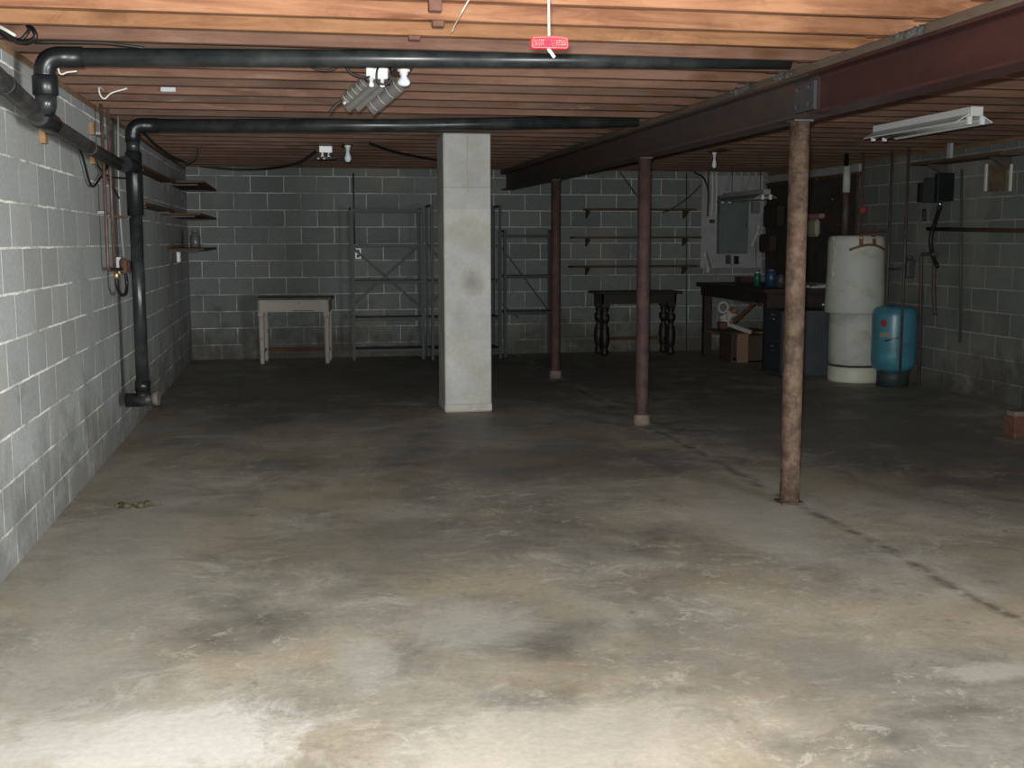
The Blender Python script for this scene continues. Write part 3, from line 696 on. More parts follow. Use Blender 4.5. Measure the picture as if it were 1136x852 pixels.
# ------------------------------------------------------------ left wall fittings
t = thing('copper_pipes', 'pair of copper water lines with valve and hose on the left wall', 'pipe', (-1.21, 8, 1.2))
MB().tube(bend([(-1.19, 7.93, CEIL-.002), (-1.19, 7.93, 1.24), (-1.17, 8.40, 1.235)], .04), .011, 12).build('copper_line', copper, t)
MB().tube([(-1.19, 8.20, CEIL-.002), (-1.19, 8.20, 1.24)], .011, 12).build('copper_line', copper, t)
MB().lathe([(.02, -.04), (.03, -.02), (.03, .05), (.018, .07)], (-1.16, 8.42, 1.24), 14).build('valve_body', rust_pipe, t)
MB().lathe([(.045, 0), (.05, .006), (.045, .012)], (-1.13, 8.44, 1.25), 16, 'X').build('valve_wheel', rust_pipe, t)
MB().lathe([(.016, -.03), (.018, .0), (.012, .03)], (-1.17, 8.14, 1.20), 12).build('spigot', brass, t)
MB().tube(smooth_pts([(-1.17, 8.13, 1.18), (-1.17, 8.15, 1.12), (-1.16, 8.25, 1.065), (-1.15, 8.40, 1.07), (-1.15, 8.46, 1.13), (-1.15, 8.44, 1.20)]), .012, 10).build('short_hose', black_cable, t)
for z in (2.1, 1.6): MB().box((WL+.003, 7.90, z), (-1.195, 8.24, z+.02), .002).build('pipe_strap', galv, t)
def outlet(name, label, c, axis, w=.07, h=.115, cat='outlet', dark=True):
    t = thing(name, label, cat, c)
    if axis == 'X': MB().box((c[0], c[1]-w/2, c[2]-h/2), (c[0]+.035, c[1]+w/2, c[2]+h/2), .004).build('outlet_plate', white_plastic, t)
    else: MB().box((c[0]-w/2, c[1]-.035, c[2]-h/2), (c[0]+w/2, c[1], c[2]+h/2), .004).build('outlet_plate', white_plastic, t)
    for s in (-1, 1):
        zc = c[2]+s*h*.24
        if axis == 'X': MB().box((c[0]+.0352, c[1]-w*.2, zc-h*.12), (c[0]+.038, c[1]+w*.2, zc+h*.12), .001).build('receptacle', dull_pipe if dark else porcelain, t)
        else: MB().box((c[0]-w*.24, c[1]-.038, zc-h*.13), (c[0]+w*.24, c[1]-.0352, zc+h*.13), .001).build('receptacle', dull_pipe if dark else porcelain, t)
    return t
outlet('wall_outlet', 'white outlet box on left wall just before the black stack', (WL, 8.72, 1.255), 'X', .17, .12, dark=False)
outlet('wall_outlet', 'small white outlet below the lowest left shelf near the back corner', (WL, 13.05, 1.262), 'X', .12, .115, dark=False)
outlet('wall_outlet', 'white outlet on the back wall behind the left metal shelf post', (.775, WB, 1.275), 'Y', .075, .13)
o = MB().tube([(.735, WB-.012, 1.35), (.735, WB-.012, 2.25)], .011, 10).build('conduit', dull_pipe); o['label'] = 'thin dark conduit running up the back wall from its outlet'; o['category'] = 'conduit'
for (px, py, w, h, lb) in ((50.5, 150, .075, .085, 'small raw wood block on left wall under the near pipe tee'),
                           (104, 143, .07, .075, 'small raw wood block on the left wall above the sloped pipe'),
                           (105, 173, .07, .10, 'small raw wood block on left wall below the sloped pipe')):
    c = at(px, py, 'X', -1.215)
    o = MB().box((WL, c.y-w/2, c.z-h/2), (WL+.03, c.y+w/2, c.z+h/2), .002).build('wood_block', tan_wood)
    o['label'] = lb; o['category'] = 'block'; o['group'] = 'wood blocks on the left wall'

# corner shelves on the left wall
def corner_shelf(z, y0, y1, d, label, thick=.022):
    t = thing('corner_shelf', label, 'shelf', (WL, y0, z), 'shelves on the left wall')
    MB().box((WL, y0, z), (WL+d, y1, z+thick), .003).build('board', shelf_board, t)
    for yy in (y0+.25, y1-.2):
        MB().ext([(WL+.002, z-.001), (WL+d*.8, z-.001), (WL+d*.8, z-.014), (WL+.03, z-.016), (WL+.018, z-.10), (WL+.002, z-.10)], 'Y', yy-.008, yy+.008).build('bracket', dull_pipe, t)
    return t
corner_shelf(2.0, 12.0, 13.95, .38, 'wide dark board high on left wall, topmost of the corner shelves')
corner_shelf(1.675, 11.6, 13.95, .37, 'wide brown board on left wall, middle of the corner shelves')
corner_shelf(1.335, 12.0, 13.95, .36, 'brown board on left wall, lowest of the corner shelves')
corner_shelf(1.985, 9.3, 11.9, .13, 'narrow ledge board high on left wall just behind the stack')
corner_shelf(1.70, 9.3, 11.5, .14, 'narrow ledge board on left wall behind the stack, lower one')
t = thing('glass_jar', 'dim round glass jar under the middle left corner shelf', 'jar', (-1.12, 13.4, 1.358), )
MB().lathe([(.05, 0), (.056, .01), (.056, .12), (.035, .15), (.035, .17)], (-1.07, 13.35, 1.358), 16).build('jar_body', mat('dusty_glass', (.14, .14, .13), .3), t)
MB().lathe([(.038, .17), (.038, .19)], (-1.07, 13.35, 1.358), 16).build('jar_lid', galv, t)

# ------------------------------------------------------------ back wall tables
def turned_table(name, label, x0, x1, y0, y1, h, top_t, apron, leg_prof, inset, tm, bm_, lm, over=.05, drawer=False, stretch=None):
    t = thing(name, label, 'table', ((x0+x1)/2, (y0+y1)/2, 0))
    MB().box((x0, y0, h-top_t), (x1, y1, h), .006).build('table_top', tm, t)
    ax0, ax1, ay0, ay1 = x0+over, x1-over, y0+over*.6, y1-over*.6
    zb = h-top_t-apron; mb = MB()
    for a, b in (((ax0, ay0), (ax1, ay0+.022)), ((ax0, ay1-.022), (ax1, ay1)), ((ax0, ay0), (ax0+.022, ay1)), ((ax1-.022, ay0), (ax1, ay1))):
        mb.box((a[0], a[1], zb), (b[0], b[1], h-top_t))
    mb.build('apron', bm_, t)
    if drawer:
        d = MB().box((ax0+.12, ay0-.008, zb+.015), (ax1-.12, ay0, h-top_t-.012), .003).build('drawer', bm_, t)
        MB().box(((ax0+ax1)/2-.01, ay0-.010, zb+.012), (ax1-.18, ay0-.0085, zb+.020), 0).build('drawer_slot', dull_pipe, d)
    for lx in (ax0+inset, ax1-inset):
        for ly in (ay0+inset, ay1-inset):
            mb = MB(); s = inset*.95
            mb.box((lx-s, ly-s, zb-.05), (lx+s, ly+s, h-top_t-.001), .003)
            mb.lathe([(r*inset*1.0, z*(zb-.05)) for r, z in leg_prof], (lx, ly, 0), 16)
            mb.build('leg', lm, t)
    if stretch:
        z = stretch; MB().box((ax0+inset, ay1-inset-.015, z), (ax1-inset, ay1-inset+.015, z+.04), .003).build('stretcher', dark_board, t)
        for lx in (ax0+inset, ax1-inset): MB().box((lx-.012, ay0+inset, z), (lx+.012, ay1-inset, z+.04), .003).build('stretcher', lm, t)
    return t
turned_table('work_table', 'small cream painted table with dark worn top against the back wall', -.44, .445, 13.72, 14.2, .775, .028, .14,
             [(.62, 0), (.75, .04), (.85, .12), (.60, .14), (.80, .2), (.95, .6), (1.05, .85), (.85, .88), (1.05, .93), (.9, 1)], .035, table_top_dark, cream_paint, cream_paint, over=.03, drawer=True, stretch=.12).rotation_euler = (0, 0, math.radians(-6))
turned_table('side_table', 'dark wooden table with bulbous turned legs below the wall shelves', 3.66, 4.76, 13.86, 14.34, .80, .03, .12,
             [(.7, 0), (.95, .03), (.95, .12), (.65, .15), (.85, .18), (1.15, .28), (1.2, .42), (1.0, .58), (.6, .66), (.9, .70), (1.15, .76), (1.15, .84), (.6, .9), (.95, .94), (.9, 1)], .052, dark_stain, dark_stain, dark_stain, over=.07, stretch=.17)

# ------------------------------------------------------------ metal shelving
def shelving(label, x0, x1, y0, y1, top, levels, cross=None, single=None, front_only=False):
    t = thing('metal_shelving', label, 'shelving', ((x0+x1)/2, (y0+y1)/2, 0), 'blue-grey metal shelving along the back wall')
    w, tk = .034, .003
    for x, sx in ((x0, 1), (x1, -1)):
        for y, sy in ((y0, 1), (y1, -1)):
            MB().ext([(x, y), (x+sx*w, y), (x+sx*w, y+sy*tk), (x+sx*tk, y+sy*tk), (x+sx*tk, y+sy*w), (x, y+sy*w)], 'Z', 0, top).build('post', steel_blue, t)
        MB().box((x, y0+.004, top-.03), (x+sx*.004, y1-.004, top-.002)).build('end_tie', steel_blue, t)
    for z in levels:
        mb = MB(); e = .005
        mb.box((x0+e, y0+e, z-.003), (x1-e, y1-e, z))
        for a, b in (((x0+e, y0+e), (x1-e, y0+e+.004)), ((x0+e, y1-e-.004), (x1-e, y1-e))): mb.box((a[0], a[1], z-.034), (b[0], b[1], z-.003))
        mb.build('shelf', steel_blue, t)
    yb = y1+.004
    if cross:
        za, zb = cross
        for a, b in (((x0, za), (x1, zb)), ((x0, zb), (x1, za))):
            MB().beam((a[0]+.01, yb, a[1]), (b[0]-.01, yb+(.004 if a[1] == za else 0), b[1]), .004, .030, (0, 0, 1)).build('brace', steel_blue, t)
        MB().lathe([(.02, 0), (.02, .006)], ((x0+x1)/2, yb-.012, (za+zb)/2), 12, 'Y').build('brace_rivet', steel_blue, t)
    if single:
        for (xa, za, xb, zb) in single:
            MB().beam((xa, yb, za), (xb, yb, zb), .004, .020, (0, 0, 1)).build('brace', steel_blue, t)
    return t
s1 = at(390, 311, 'Y', 14.0).x; s2 = at(470.5, 311, 'Y', 14.0).x
shelving('blue-grey metal shelving with crossed braces, left bay left of the white column', s1, s2, 14.0, 14.40, 1.83, [1.80, 1.388, .954, .511, .13], cross=(1.37, .62))
u1 = at(478, 311, 'Y', 13.85).x; u2 = at(556.5, 311, 'Y', 13.85).x
shelving('tallest metal shelving bay, mostly hidden behind the white column', u1, u2, 13.85, 14.36, 1.86, [1.388, .954, .511, .13], cross=(1.37, .62))
v1 = at(559, 311, 'Y', 14.0).x; v2 = at(618, 311, 'Y', 14.0).x
shelving('metal shelving bay between the white column and farthest post', v1, v2, 14.0, 14.40, 1.56, [1.50, 1.005, .56], single=[(v1+.01, 1.39, v2-.03, .56), (v1+.02, .66, v1+.26, .46)])

# wooden wall shelves on the back wall
def wall_shelf(x0, x1, z, d, label, br):
    t = thing('wall_shelf', label, 'shelf', ((x0+x1)/2, WB, z), 'board shelves on the back wall')
    MB().box((x0, WB-d, z-.012), (x1, WB, z+.012), .003).build('board', dark_board, t)
    for x in br:
        MB().ext([(WB, z-.013), (WB-d*.9, z-.013), (WB-d*.9, z-.03), (WB-.02, z-.11), (WB, z-.11)], 'X', x-.009, x+.009).build('bracket', dull_pipe, t)
    return t
wall_shelf(3.62, 5.06, 1.818, .22, 'dark board shelf on back wall, topmost and shortest of three', (3.66, 4.95))
wall_shelf(3.45, 5.13, 1.467, .22, 'dark board shelf on back wall, middle of three', (3.66, 4.95))
wall_shelf(3.43, 5.10, 1.10, .22, 'dark board shelf on back wall, lowest of three, above the dark table', (3.66, 4.95))
cable('cable', 'dark wire slanting down the back wall behind the middle post', [bw(688, 191, 14.44), bw(705, 215, 14.44), bw(716, 228, 14.44)], .010, dull_pipe)
cable('cable', 'dark wire drooping from panel to the top wall shelf', [bw(778, 205, 14.42), bw(765, 218, 14.42), bw(745, 232, 14.42), bw(735, 236, 14.42)], .009, dull_pipe)
o = MB().tube([bw(761.5, 192, 14.44), bw(761.5, 395, 14.44)], .008, 8).build('conduit', green_pipe); o['label'] = 'faint greenish vertical conduit on the back wall left of panel board'; o['category'] = 'conduit'

# ------------------------------------------------------------ electrical panel
a = bw(779.5, 189, 14.42); b = bw(845, 297, 14.42)
t = thing('panel_board', 'whitewashed backing board on back wall behind the grey electrical panel', 'board', ((a.x+b.x)/2, WB, (a.z+b.z)/2))
MB().box((a.x, WB-.025, b.z), (min(b.x, WR-.01), WB-.001, 2.26), .003).build('board', panel_white, t)
a = bw(799, 217, 14.33); b = bw(829.5, 281.5, 14.33)
t = thing('electrical_panel', 'tall grey-green electrical panel on the white board', 'panel', (a.x, 14.4, b.z))
MB().box((a.x, 14.33, b.z), (b.x, WB-.026, a.z), .005).build('cabinet', panel_grey, t)
d = MB().box((a.x+.025, 14.318, b.z+.03), (b.x-.025, 14.329, a.z-.03), .004).build('door', panel_grey, t)
MB().box((b.x-.05, 14.310, (a.z+b.z)/2-.03), (b.x-.035, 14.3175, (a.z+b.z)/2+.03), .002).build('latch', chrome, d)
for x, lb in ((785.5, 'white cable dropping down the panel board, leftmost of three'), (790, 'white cable dropping down the panel board, middle of three'), (794.5, 'white cable dropping beside the panel, nearest the panel')):
    cable('cable', lb, [bw(x, 186, 14.40), bw(x+.5, 210, 14.40), bw(x-.5, 240, 14.41)], .012, white_cable if x > 786 else dull_pipe, group='cables left of the panel')
cable('cable', 'black cable snaking down the panel board at its left edge', [bw(770, 191, 14.38), bw(781, 198, 14.38), bw(786, 215, 14.40), bw(785, 238, 14.41)], .012, black_cable)
for k, x in enumerate((808, 822, 830, 838)):
    cable('cable', ['pale cable above the panel, leftmost', 'pale cable above the panel, second from left', 'pale cable above the panel, third from left', 'pale cable above panel, nearest the corner'][k]+' of four',
          [bw(x-1, 188, 14.39), bw(x+1.5, 198, 14.39), bw(x+(2 if k % 2 else -2), 211, 14.39)], .016, grey_cable, group='cables above the panel')
def small_box(name, label, cat, x0, x1, y0, y1, Y, d, m, grp=None, bev=.003):
    a = at(x0, y0, 'Y', Y); b = at(x1, y1, 'Y', Y)
    o = MB().box((a.x, Y, b.z), (b.x, Y+d, a.z), bev).build(name, m); o['label'] = label; o['category'] = cat
    if grp: o['group'] = grp
    return o
small_box('junction_box', 'small round-cornered dark box on panel board left of the panel', 'box', 788.5, 793, 243.5, 247.5, 14.38, .055, dull_pipe)
t = thing('switch_plate', 'white switch plate with a black receptacle below the panel', 'switch', bw(817, 288))
a = bw(811, 283.5, 14.425); b = bw(823, 294, 14.425)
MB().box((a.x, 14.42, b.z), (b.x, 14.434, a.z), .002).build('plate', panel_white, t)
a = bw(814.5, 284, 14.41); b = bw(819.5, 293, 14.41)
MB().box((a.x, 14.405, b.z), (b.x, 14.419, a.z), .002).build('receptacle', black_fit, t)
small_box('switch_box', 'narrow grey switch box under the panel, left of the receptacle', 'switch', 806, 810.5, 283, 293, 14.40, .034, meter_grey)
small_box('junction_box', 'pale square junction box right of the panel near its top', 'box', 835, 843, 224, 237, 14.37, .06, galv)
o = MB().tube(smooth_pts([bw(842, 250, 14.38), bw(839.5, 260, 14.38), bw(836, 267, 14.38), bw(833.5, 274, 14.38)]), .03, 10).build('folded_cloth', rag_white); o['label'] = 'white crumpled cloth hanging beside the panel'; o['category'] = 'cloth'
t = thing('hanging_rag', 'pale rag with green stripe hanging at the panel board corner', 'rag', bw(783, 290, 14.3))
pts = [bw(781, 279, 14.405), bw(783, 287, 14.405), bw(785.5, 296, 14.40), bw(785, 303, 14.40)]
MB().tube(smooth_pts(pts), .03, 8, rs=[.015]+[.03]*(len(smooth_pts(pts))-2)+[.012]).build('rag_cloth', rag_white, t)
MB().tube(smooth_pts([bw(784, 281, 14.33), bw(786.5, 290, 14.32), bw(788, 297, 14.33)]), .008, 8).build('stripe', green_plastic, t)

# ------------------------------------------------------------ shop lights
def shop_light(label, x, y0, y1, z, tubes=True, sc=1.0, chain=True, bodym=None):
    t = thing('shop_light', label, 'light', (x, (y0+y1)/2, z), 'shop lights on the right')
    w = .043*sc; m = bodym or white_paint
    MB().box((x-w, y0, z-.062*sc), (x+w, y1, z), .004).build('channel', m, t)
    ww, dz = .13*sc, .05*sc
    sec = [(x-w, z-.045*sc), (x-ww, z-.045*sc-dz), (x-ww, z-.052*sc-dz), (x-w, z-.052*sc)]
    MB().ext(sec, 'Y', y0+.03, y1-.03).build('reflector', m, t)
    sec = [(2*x-a, b) for a, b in sec]
    MB().ext(sec, 'Y', y0+.03, y1-.03).build('reflector', m, t)
    for s in (-1, 1):
        cx = x+s*.045*sc; cz = z-.088*sc
        for yy in (y0+.002, y1-.032):
            MB().box((cx-.013, yy, z-.115*sc), (cx+.013, yy+.03, z-.062*sc), .003).build('lampholder', white_plastic, t)
        if tubes: MB().tube([(cx, y0+.034, cz), (cx, y1-.034, cz)], .0125, 12).build('fluorescent_tube', mat('grey_tube', (.35, .36, .33), .3), t)
    if chain:
        for yy in (y0+.2, y1-.2): MB().tube([(x, yy, z), (x, yy, CEIL-.0005)], .004, 6).build('hanger', dull_pipe, t)
    return t
shop_light('long white shop light under the joists right of the beam', 4.335, 6.92, 8.22, 2.275)
shop_light('dim hanging shop light over the workbench near the electrical panel', 5.12, 12.15, 13.4, 1.985, bodym=mat('dull_white_enamel', (.30, .30, .30), .5), sc=1.0)
small_box('mounting_block', 'bright white end fitting on the far shop light', 'fitting', 854.5, 864, 210, 217.5, 12.13, .018, white_plastic) if 0 else None

# ------------------------------------------------------------ workbench corner
t = thing('workbench', 'dark heavy wooden workbench in the back right corner behind the grey cabinet', 'workbench', (5.5, 12.7, 0))
bx0, bx1, by0, by1, bz = 4.97, 6.04, 11.80, 13.98, .905
MB().box((bx0, by0, bz-.05), (bx1, by1, bz), .006).build('bench_top', bench_wood, t)
mb = MB(); mb.box((bx0+.05, by0+.04, bz-.21), (bx1-.02, by0+.07, bz-.051)); mb.box((bx0+.05, by0+.07, bz-.16), (bx0+.08, by1-.05, bz-.051)); mb.box((bx0+.05, by1-.08, bz-.16), (bx1-.02, by1-.05, bz-.051))
mb.build('apron', bench_wood, t)
dr = MB().box((5.05, by0+.022, bz-.20), (5.85, by0+.038, bz-.065), .003).build('drawer', bench_wood, t)
k = at(913, 338, 'Y', by0+.01)
MB().lathe([(.006, .022), (.008, .01), (.014, 0), (.010, -.012), (.002, -.015)], (k.x, by0+.005, k.z), 12, 'Y').build('knob', white_plastic, dr)
for x in (bx0+.11, bx1-.08):
    for y in (by0+.12, by1-.12):
        MB().box((x-.05, y-.05, 0), (x+.05, y+.05, bz-.051), .006).build('leg', bench_wood, t)
MB().box((bx0+.06, by1-.71, .30), (bx1-.3, by1-.06, .325), .003).build('lower_shelf', box_tan, t, label='tan plywood lower shelf')
pos = at(808, 330, 'Y', 13.2)
o = MB().beam(at(803, 326, 'Y', 13.55), at(846, 334, 'Y', 12.6), .02, .10).build('leaning_board', plate_wood); o['label'] = 'grey plank wedged just under the workbench top'; o['category'] = 'board'
o = MB().beam(at(814, 358, 'Y', 12.75), at(838, 335, 'Y', 12.45), .02, .045).build('leaning_board', dark_board); o['label'] = 'brown stick slanting up under the workbench'; o['category'] = 'board'
# saw-like white tool with loop handle
t = thing('power_tool', 'white tool with a loop handle on the bench lower shelf', 'tool', at(805, 350, 'Y', 13.35))
c = at(802.5, 341, 'Y', 13.35)
MB().tube([c+Vector((.06*math.cos(a), 0, .062*math.sin(a))) for a in [k*math.pi/8 for k in range(17)]], .016, 10).build('loop_handle', rag_white, t)
pp = [at(801, 349, 'Y', 13.35), at(805, 355, 'Y', 13.35), at(809, 350, 'Y', 13.35), at(815, 346, 'Y', 13.33)]
MB().tube(smooth_pts(pp), .058, 12, rs=None).build('tool_body', rag_white, t)
MB().tube([at(802, 357, 'Y', 13.37), at(802.5, 366, 'Y', 13.37)], .045, 10).build('tool_foot', meter_grey, t)
MB().lathe([(.02, -.05), (.038, -.04), (.038, .04), (.02, .05)], at(814, 344.5, 'Y', 13.28), 12, 'Y').build('motor_cap', tan_wood, t)
small_box('brick_block', 'small reddish brown block beside the white tool', 'block', 799, 807, 357.5, 364.5, 13.1, .10, brick_red)
o = MB().beam(at(808, 359.5, 'Y', 13.10), at(833, 368.5, 'Y', 12.80), .05, .05, bev=.008).build('pipe_offcut', rag_white); o['label'] = 'pale grey offcut lying across the bench lower shelf and box'; o['category'] = 'offcut'
# plywood box on the floor
t = thing('plywood_box', 'open tan and brown plywood box on the floor under the workbench', 'box', (5.25, 12.95, 0))
A = at(826.5, 401, 'Z', 0); hx = .33
x0, x1, y0, y1 = 5.02, 5.42, 12.85, 13.25
MB().box((x0, y0, 0), (x1, y1, .02), .002).build('bottom', box_brown, t)
MB().box((x0, y0, .02), (x0+.02, y1, hx), .002).build('side_panel', box_brown, t)
MB().box((x0+.06, y0-.02, 0), (x0+.20, y0, hx+.01), .002).build('front_slat', box_tan, t, label='pale tan front slat')
MB().box((x0+.20, y0, .0), (x1, y0+.015, hx-.02), .002).build('front_panel', box_brown, t)
MB().box((x1-.02, y0+.02, .02), (x1, y1, hx), .002).build('side_panel', box_brown, t)
MB().box((x0+.02, y1-.02, .02), (x1-.02, y1, hx), .002).build('back_panel', box_brown, t)

# grey cabinet
cx0, cx1, cy0, cy1, cz = 4.955, 5.56, 11.26, 11.72, .70
t = thing('drawer_cabinet', 'low slate grey metal cabinet with drawers facing left, behind the nearest post', 'cabinet', (5.15, 11.2, 0))
MB().box((cx0, cy0, .02), (cx1, cy1, cz), .006).build('body', cab_grey, t)
MB().box((cx0+.02, cy0+.02, 0), (cx1-.02, cy1-.02, .02)).build('plinth', cab_dark, t)
for z0, z1 in ((.05, .37), (.39, .70)):
    d = MB().box((cx0-.016, cy0+.015, z0), (cx0-.001, cy1-.015, z1), .004).build('drawer', cab_dark, t)
    MB().box((cx0-.034, (cy0+cy1)/2-.05, z1-.10), (cx0-.017, (cy0+cy1)/2+.05, z1-.085), .003).build('handle', chrome, d)
    MB().box((cx0-.021, (cy0+cy1)/2-.03, z1-.06), (cx0-.0165, (cy0+cy1)/2+.03, z1-.04), .001).build('label_holder', galv, d)

# things on the bench
def can(name, label, cat, px, py0, py1, r, Y, m, lid=None, grp=None):
    c = at(px, py1, 'Y', Y); zt = at(px, py0, 'Y', Y).z; c.z = bz+.001; H = max(zt-c.z, .05)
    t = thing(name, label, cat, c, grp)
    MB().lathe([(r, 0), (r, H*.88), (r*.8, H*.93)], c, 18).build('body', m, t)
    MB().lathe([(r*.55, H*.93), (r*.55, H)], c, 14).build('cap', lid or m, t)
    return t
can('spray_can', 'green can standing on the workbench below the panel', 'can', 840, 302, 313, .035, 12.6, green_plastic, white_plastic)
can('plastic_bottle', 'blue bottle on the workbench left of the nearest post', 'bottle', 855.5, 299, 314, .07, 12.3, blue_plastic, galv)
can('paint_jar', 'dull grey jar on the workbench beside the blue bottle', 'jar', 866, 304, 316, .05, 12.1, meter_grey)
small_box('tool_case', 'low dark reddish case lying on workbench left of the green can', 'case', 822, 836, 307, 312.5, 13.1, .2, mat('dark_red_case', (.07, .02, .025), .5)) 
o = MB(); 
a = at(874, 318, 'Y', 11.95)
for i in range(7):
    o.box((a.x+i*.075, 11.84+(i % 3)*.03, bz+.001), (a.x+i*.075+.085, 12.00+(i % 2)*.04, bz+.022+.008*(i % 3)), .006)
o = o.build('paper_bundle', rag_white); o['label'] = 'pale folded papers along the near edge of the workbench'; o['category'] = 'paper'
o = MB().tube([at(838.5, 268, 'Y', 12.9), at(838.8, 300, 'Y', 12.9), Vector((at(838.8, 312, 'Y', 12.9).x, 12.9, bz))], .006, 6).build('metal_rod', galv); o['label'] = 'thin pale rod standing upright on the workbench'; o['category'] = 'rod'

# pegboard on the right wall and back wall
t = thing('pegboard', 'large dark brown pegboard on the right wall above the workbench', 'board', (WR, 13.1, 1.5))
MB().box((WR-.03, 11.95, .93), (WR-.001, 14.42, 2.13), .003).build('board', peg, t)
MB().box((WR-.045, 11.90, 2.13), (WR-.001, 14.42, 2.16), .003).build('top_batten', dark_board, t)
o = MB().box((WR-.03, 11.90, 2.17), (WR-.001, 14.4, 2.255), .003).build('ledger_board', panel_white); o['label'] = 'pale grey board above the dark pegboard at top of right wall'; o['category'] = 'board'
def on_peg(px, py): return at(px, py, 'X', WR-.05)
c = on_peg(902, 243); c2 = on_peg(902, 257)
t = thing('work_glove', 'pale glove with a pink cuff hanging on the pegboard right of nearest post', 'glove', c)
MB().box((WR-.10, c.y-.19, c2.z-.06), (WR-.032, c.y+.10, c.z+.0), .03).build('glove_body', mat('glove_cream', (.36, .33, .24), .9), t)
MB().box((WR-.11, c.y-.30, c.z+.001), (WR-.032, c.y+.14, c.z+.06), .02).build('cuff', mat('glove_pink', (.38, .22, .22), .9), t)
for px, py, nm in ((923.5, 221, 'shiny nail head on the pegboard, uppermost, right of glove'), (873.5, 264.5, 'shiny nail head on pegboard left of nearest post'), (929, 249, 'small rust-coloured hook on the pegboard near the water heater'), (906.5, 199, 'small shiny nail at the top edge of the pegboard')):
    c = on_peg(px, py); o = MB().lathe([(.004, .017), (.012, .004), (.012, -.004), (.003, -.01)], (WR-.048, c.y, c.z), 10, 'X').build('peg_hook', chrome if 'shiny' in nm else rust_pipe)
    o['label'] = nm; o['category'] = 'hook'; o['group'] = 'hooks on the pegboard'
# clutter hung on pegboard
for k, (px, py, w, h, lb) in enumerate(((862, 240, .5, .3, 'dark framed tray hanging on pegboard left of nearest post'), (855, 270, .4, .24, 'dark brown bag hanging low on pegboard above the bottles'))):
    c = on_peg(px, py)
    t = thing('hanging_tool', lb, 'tool', c)
    MB().box((WR-.14, c.y-w/2, c.z-h/2), (WR-.031, c.y+w/2, c.z+h/2), .03).build('body', mat('peg_clutter%d' % k, (.032+.01*k, .024+.005*k, .02), .8), t)
    MB().tube(smooth_pts([(WR-.05, c.y-w*.3, c.z+h/2-.02), (WR-.05, c.y, c.z+h/2+.06), (WR-.05, c.y+w*.3, c.z+h/2-.02)]), .008, 8).build('strap', dull_pipe, t)

# ------------------------------------------------------------ water heater and tank
HX, HY = 5.585, 10.95
t = thing('water_heater', 'tall white water heater wrapped in an insulating jacket', 'water heater', (HX, HY, 0))
MB().lathe([(.255, .0), (.262, .01), (.265, .03), (.262, .14), (.25, .155)], (HX+.02, HY, 0), 40).build('base_ring', heater_base, t)
MB().lathe([(.235, .156), (.235, .175)], (HX+.02, HY, 0), 32).build('base_gap', dull_pipe, t)
MB().lathe([(.25, .175), (.262, .19), (.264, .5), (.262, .70)], (HX+.02, HY, 0), 40).build('lower_jacket', heater_white, t)
MB().lathe([(.285, .695), (.296, .71), (.292, .9), (.283, 1.1), (.280, 1.40), (.272, 1.455), (.25, 1.47), (.03, 1.475)], (HX, HY, 0), 40).build('upper_jacket', heater_white, t)
pts = []
for k in range(13):
    a = math.radians(-130+k*80/12); pts.append((HX+.287*math.cos(a), HY+.287*math.sin(a), 1.33+.05*math.sin(k*math.pi/12)))
MB().tube(pts, .012, 8).build('tape_band', tape_brown, t, label='brown tape arc near the top')
for ang in (-108, -80):
    a = math.radians(ang); MB().beam((HX+.285*math.cos(a), HY+.285*math.sin(a), 1.37), (HX+.262*math.cos(a), HY+.262*math.sin(a), 1.475), .04, .008, (math.cos(a), math.sin(a), 0)).build('tape_patch', tape_brown, t)
random.seed(8)
a = math.radians(196)
pts = [(HX+.285*math.cos(a)+random.uniform(-.012, .006), HY+.285*math.sin(a)+random.uniform(-.02, .02), 1.46-.05*q_) for q_ in range(12)]
MB().tube(pts, .02, 7, smooth=False, rs=[random.uniform(.006, .026) for _ in pts]).build('torn_edge', rag_white, t)
MB().tube([(HX-.12, HY+.02, 1.46), (HX-.12, HY+.02, 1.95)], .035, 14).build('vent_sleeve', dull_pipe, t)
MB().tube([(HX-.12, HY+.02, 1.90), (HX-.12, HY+.02, 2.16)], .038, 14).build('white_sleeve', mat('pale_sleeve', (.40, .42, .36), .5), t)
t = thing('metal_rod', 'thin pale pipe rising to the joists behind the left of the heater', 'rod', (5.52, 11.5, 0))
MB().tube([(5.42, 12.0, bz+.001), (5.42, 12.0, 2.299)], .010, 8).build('rod', galv, t)

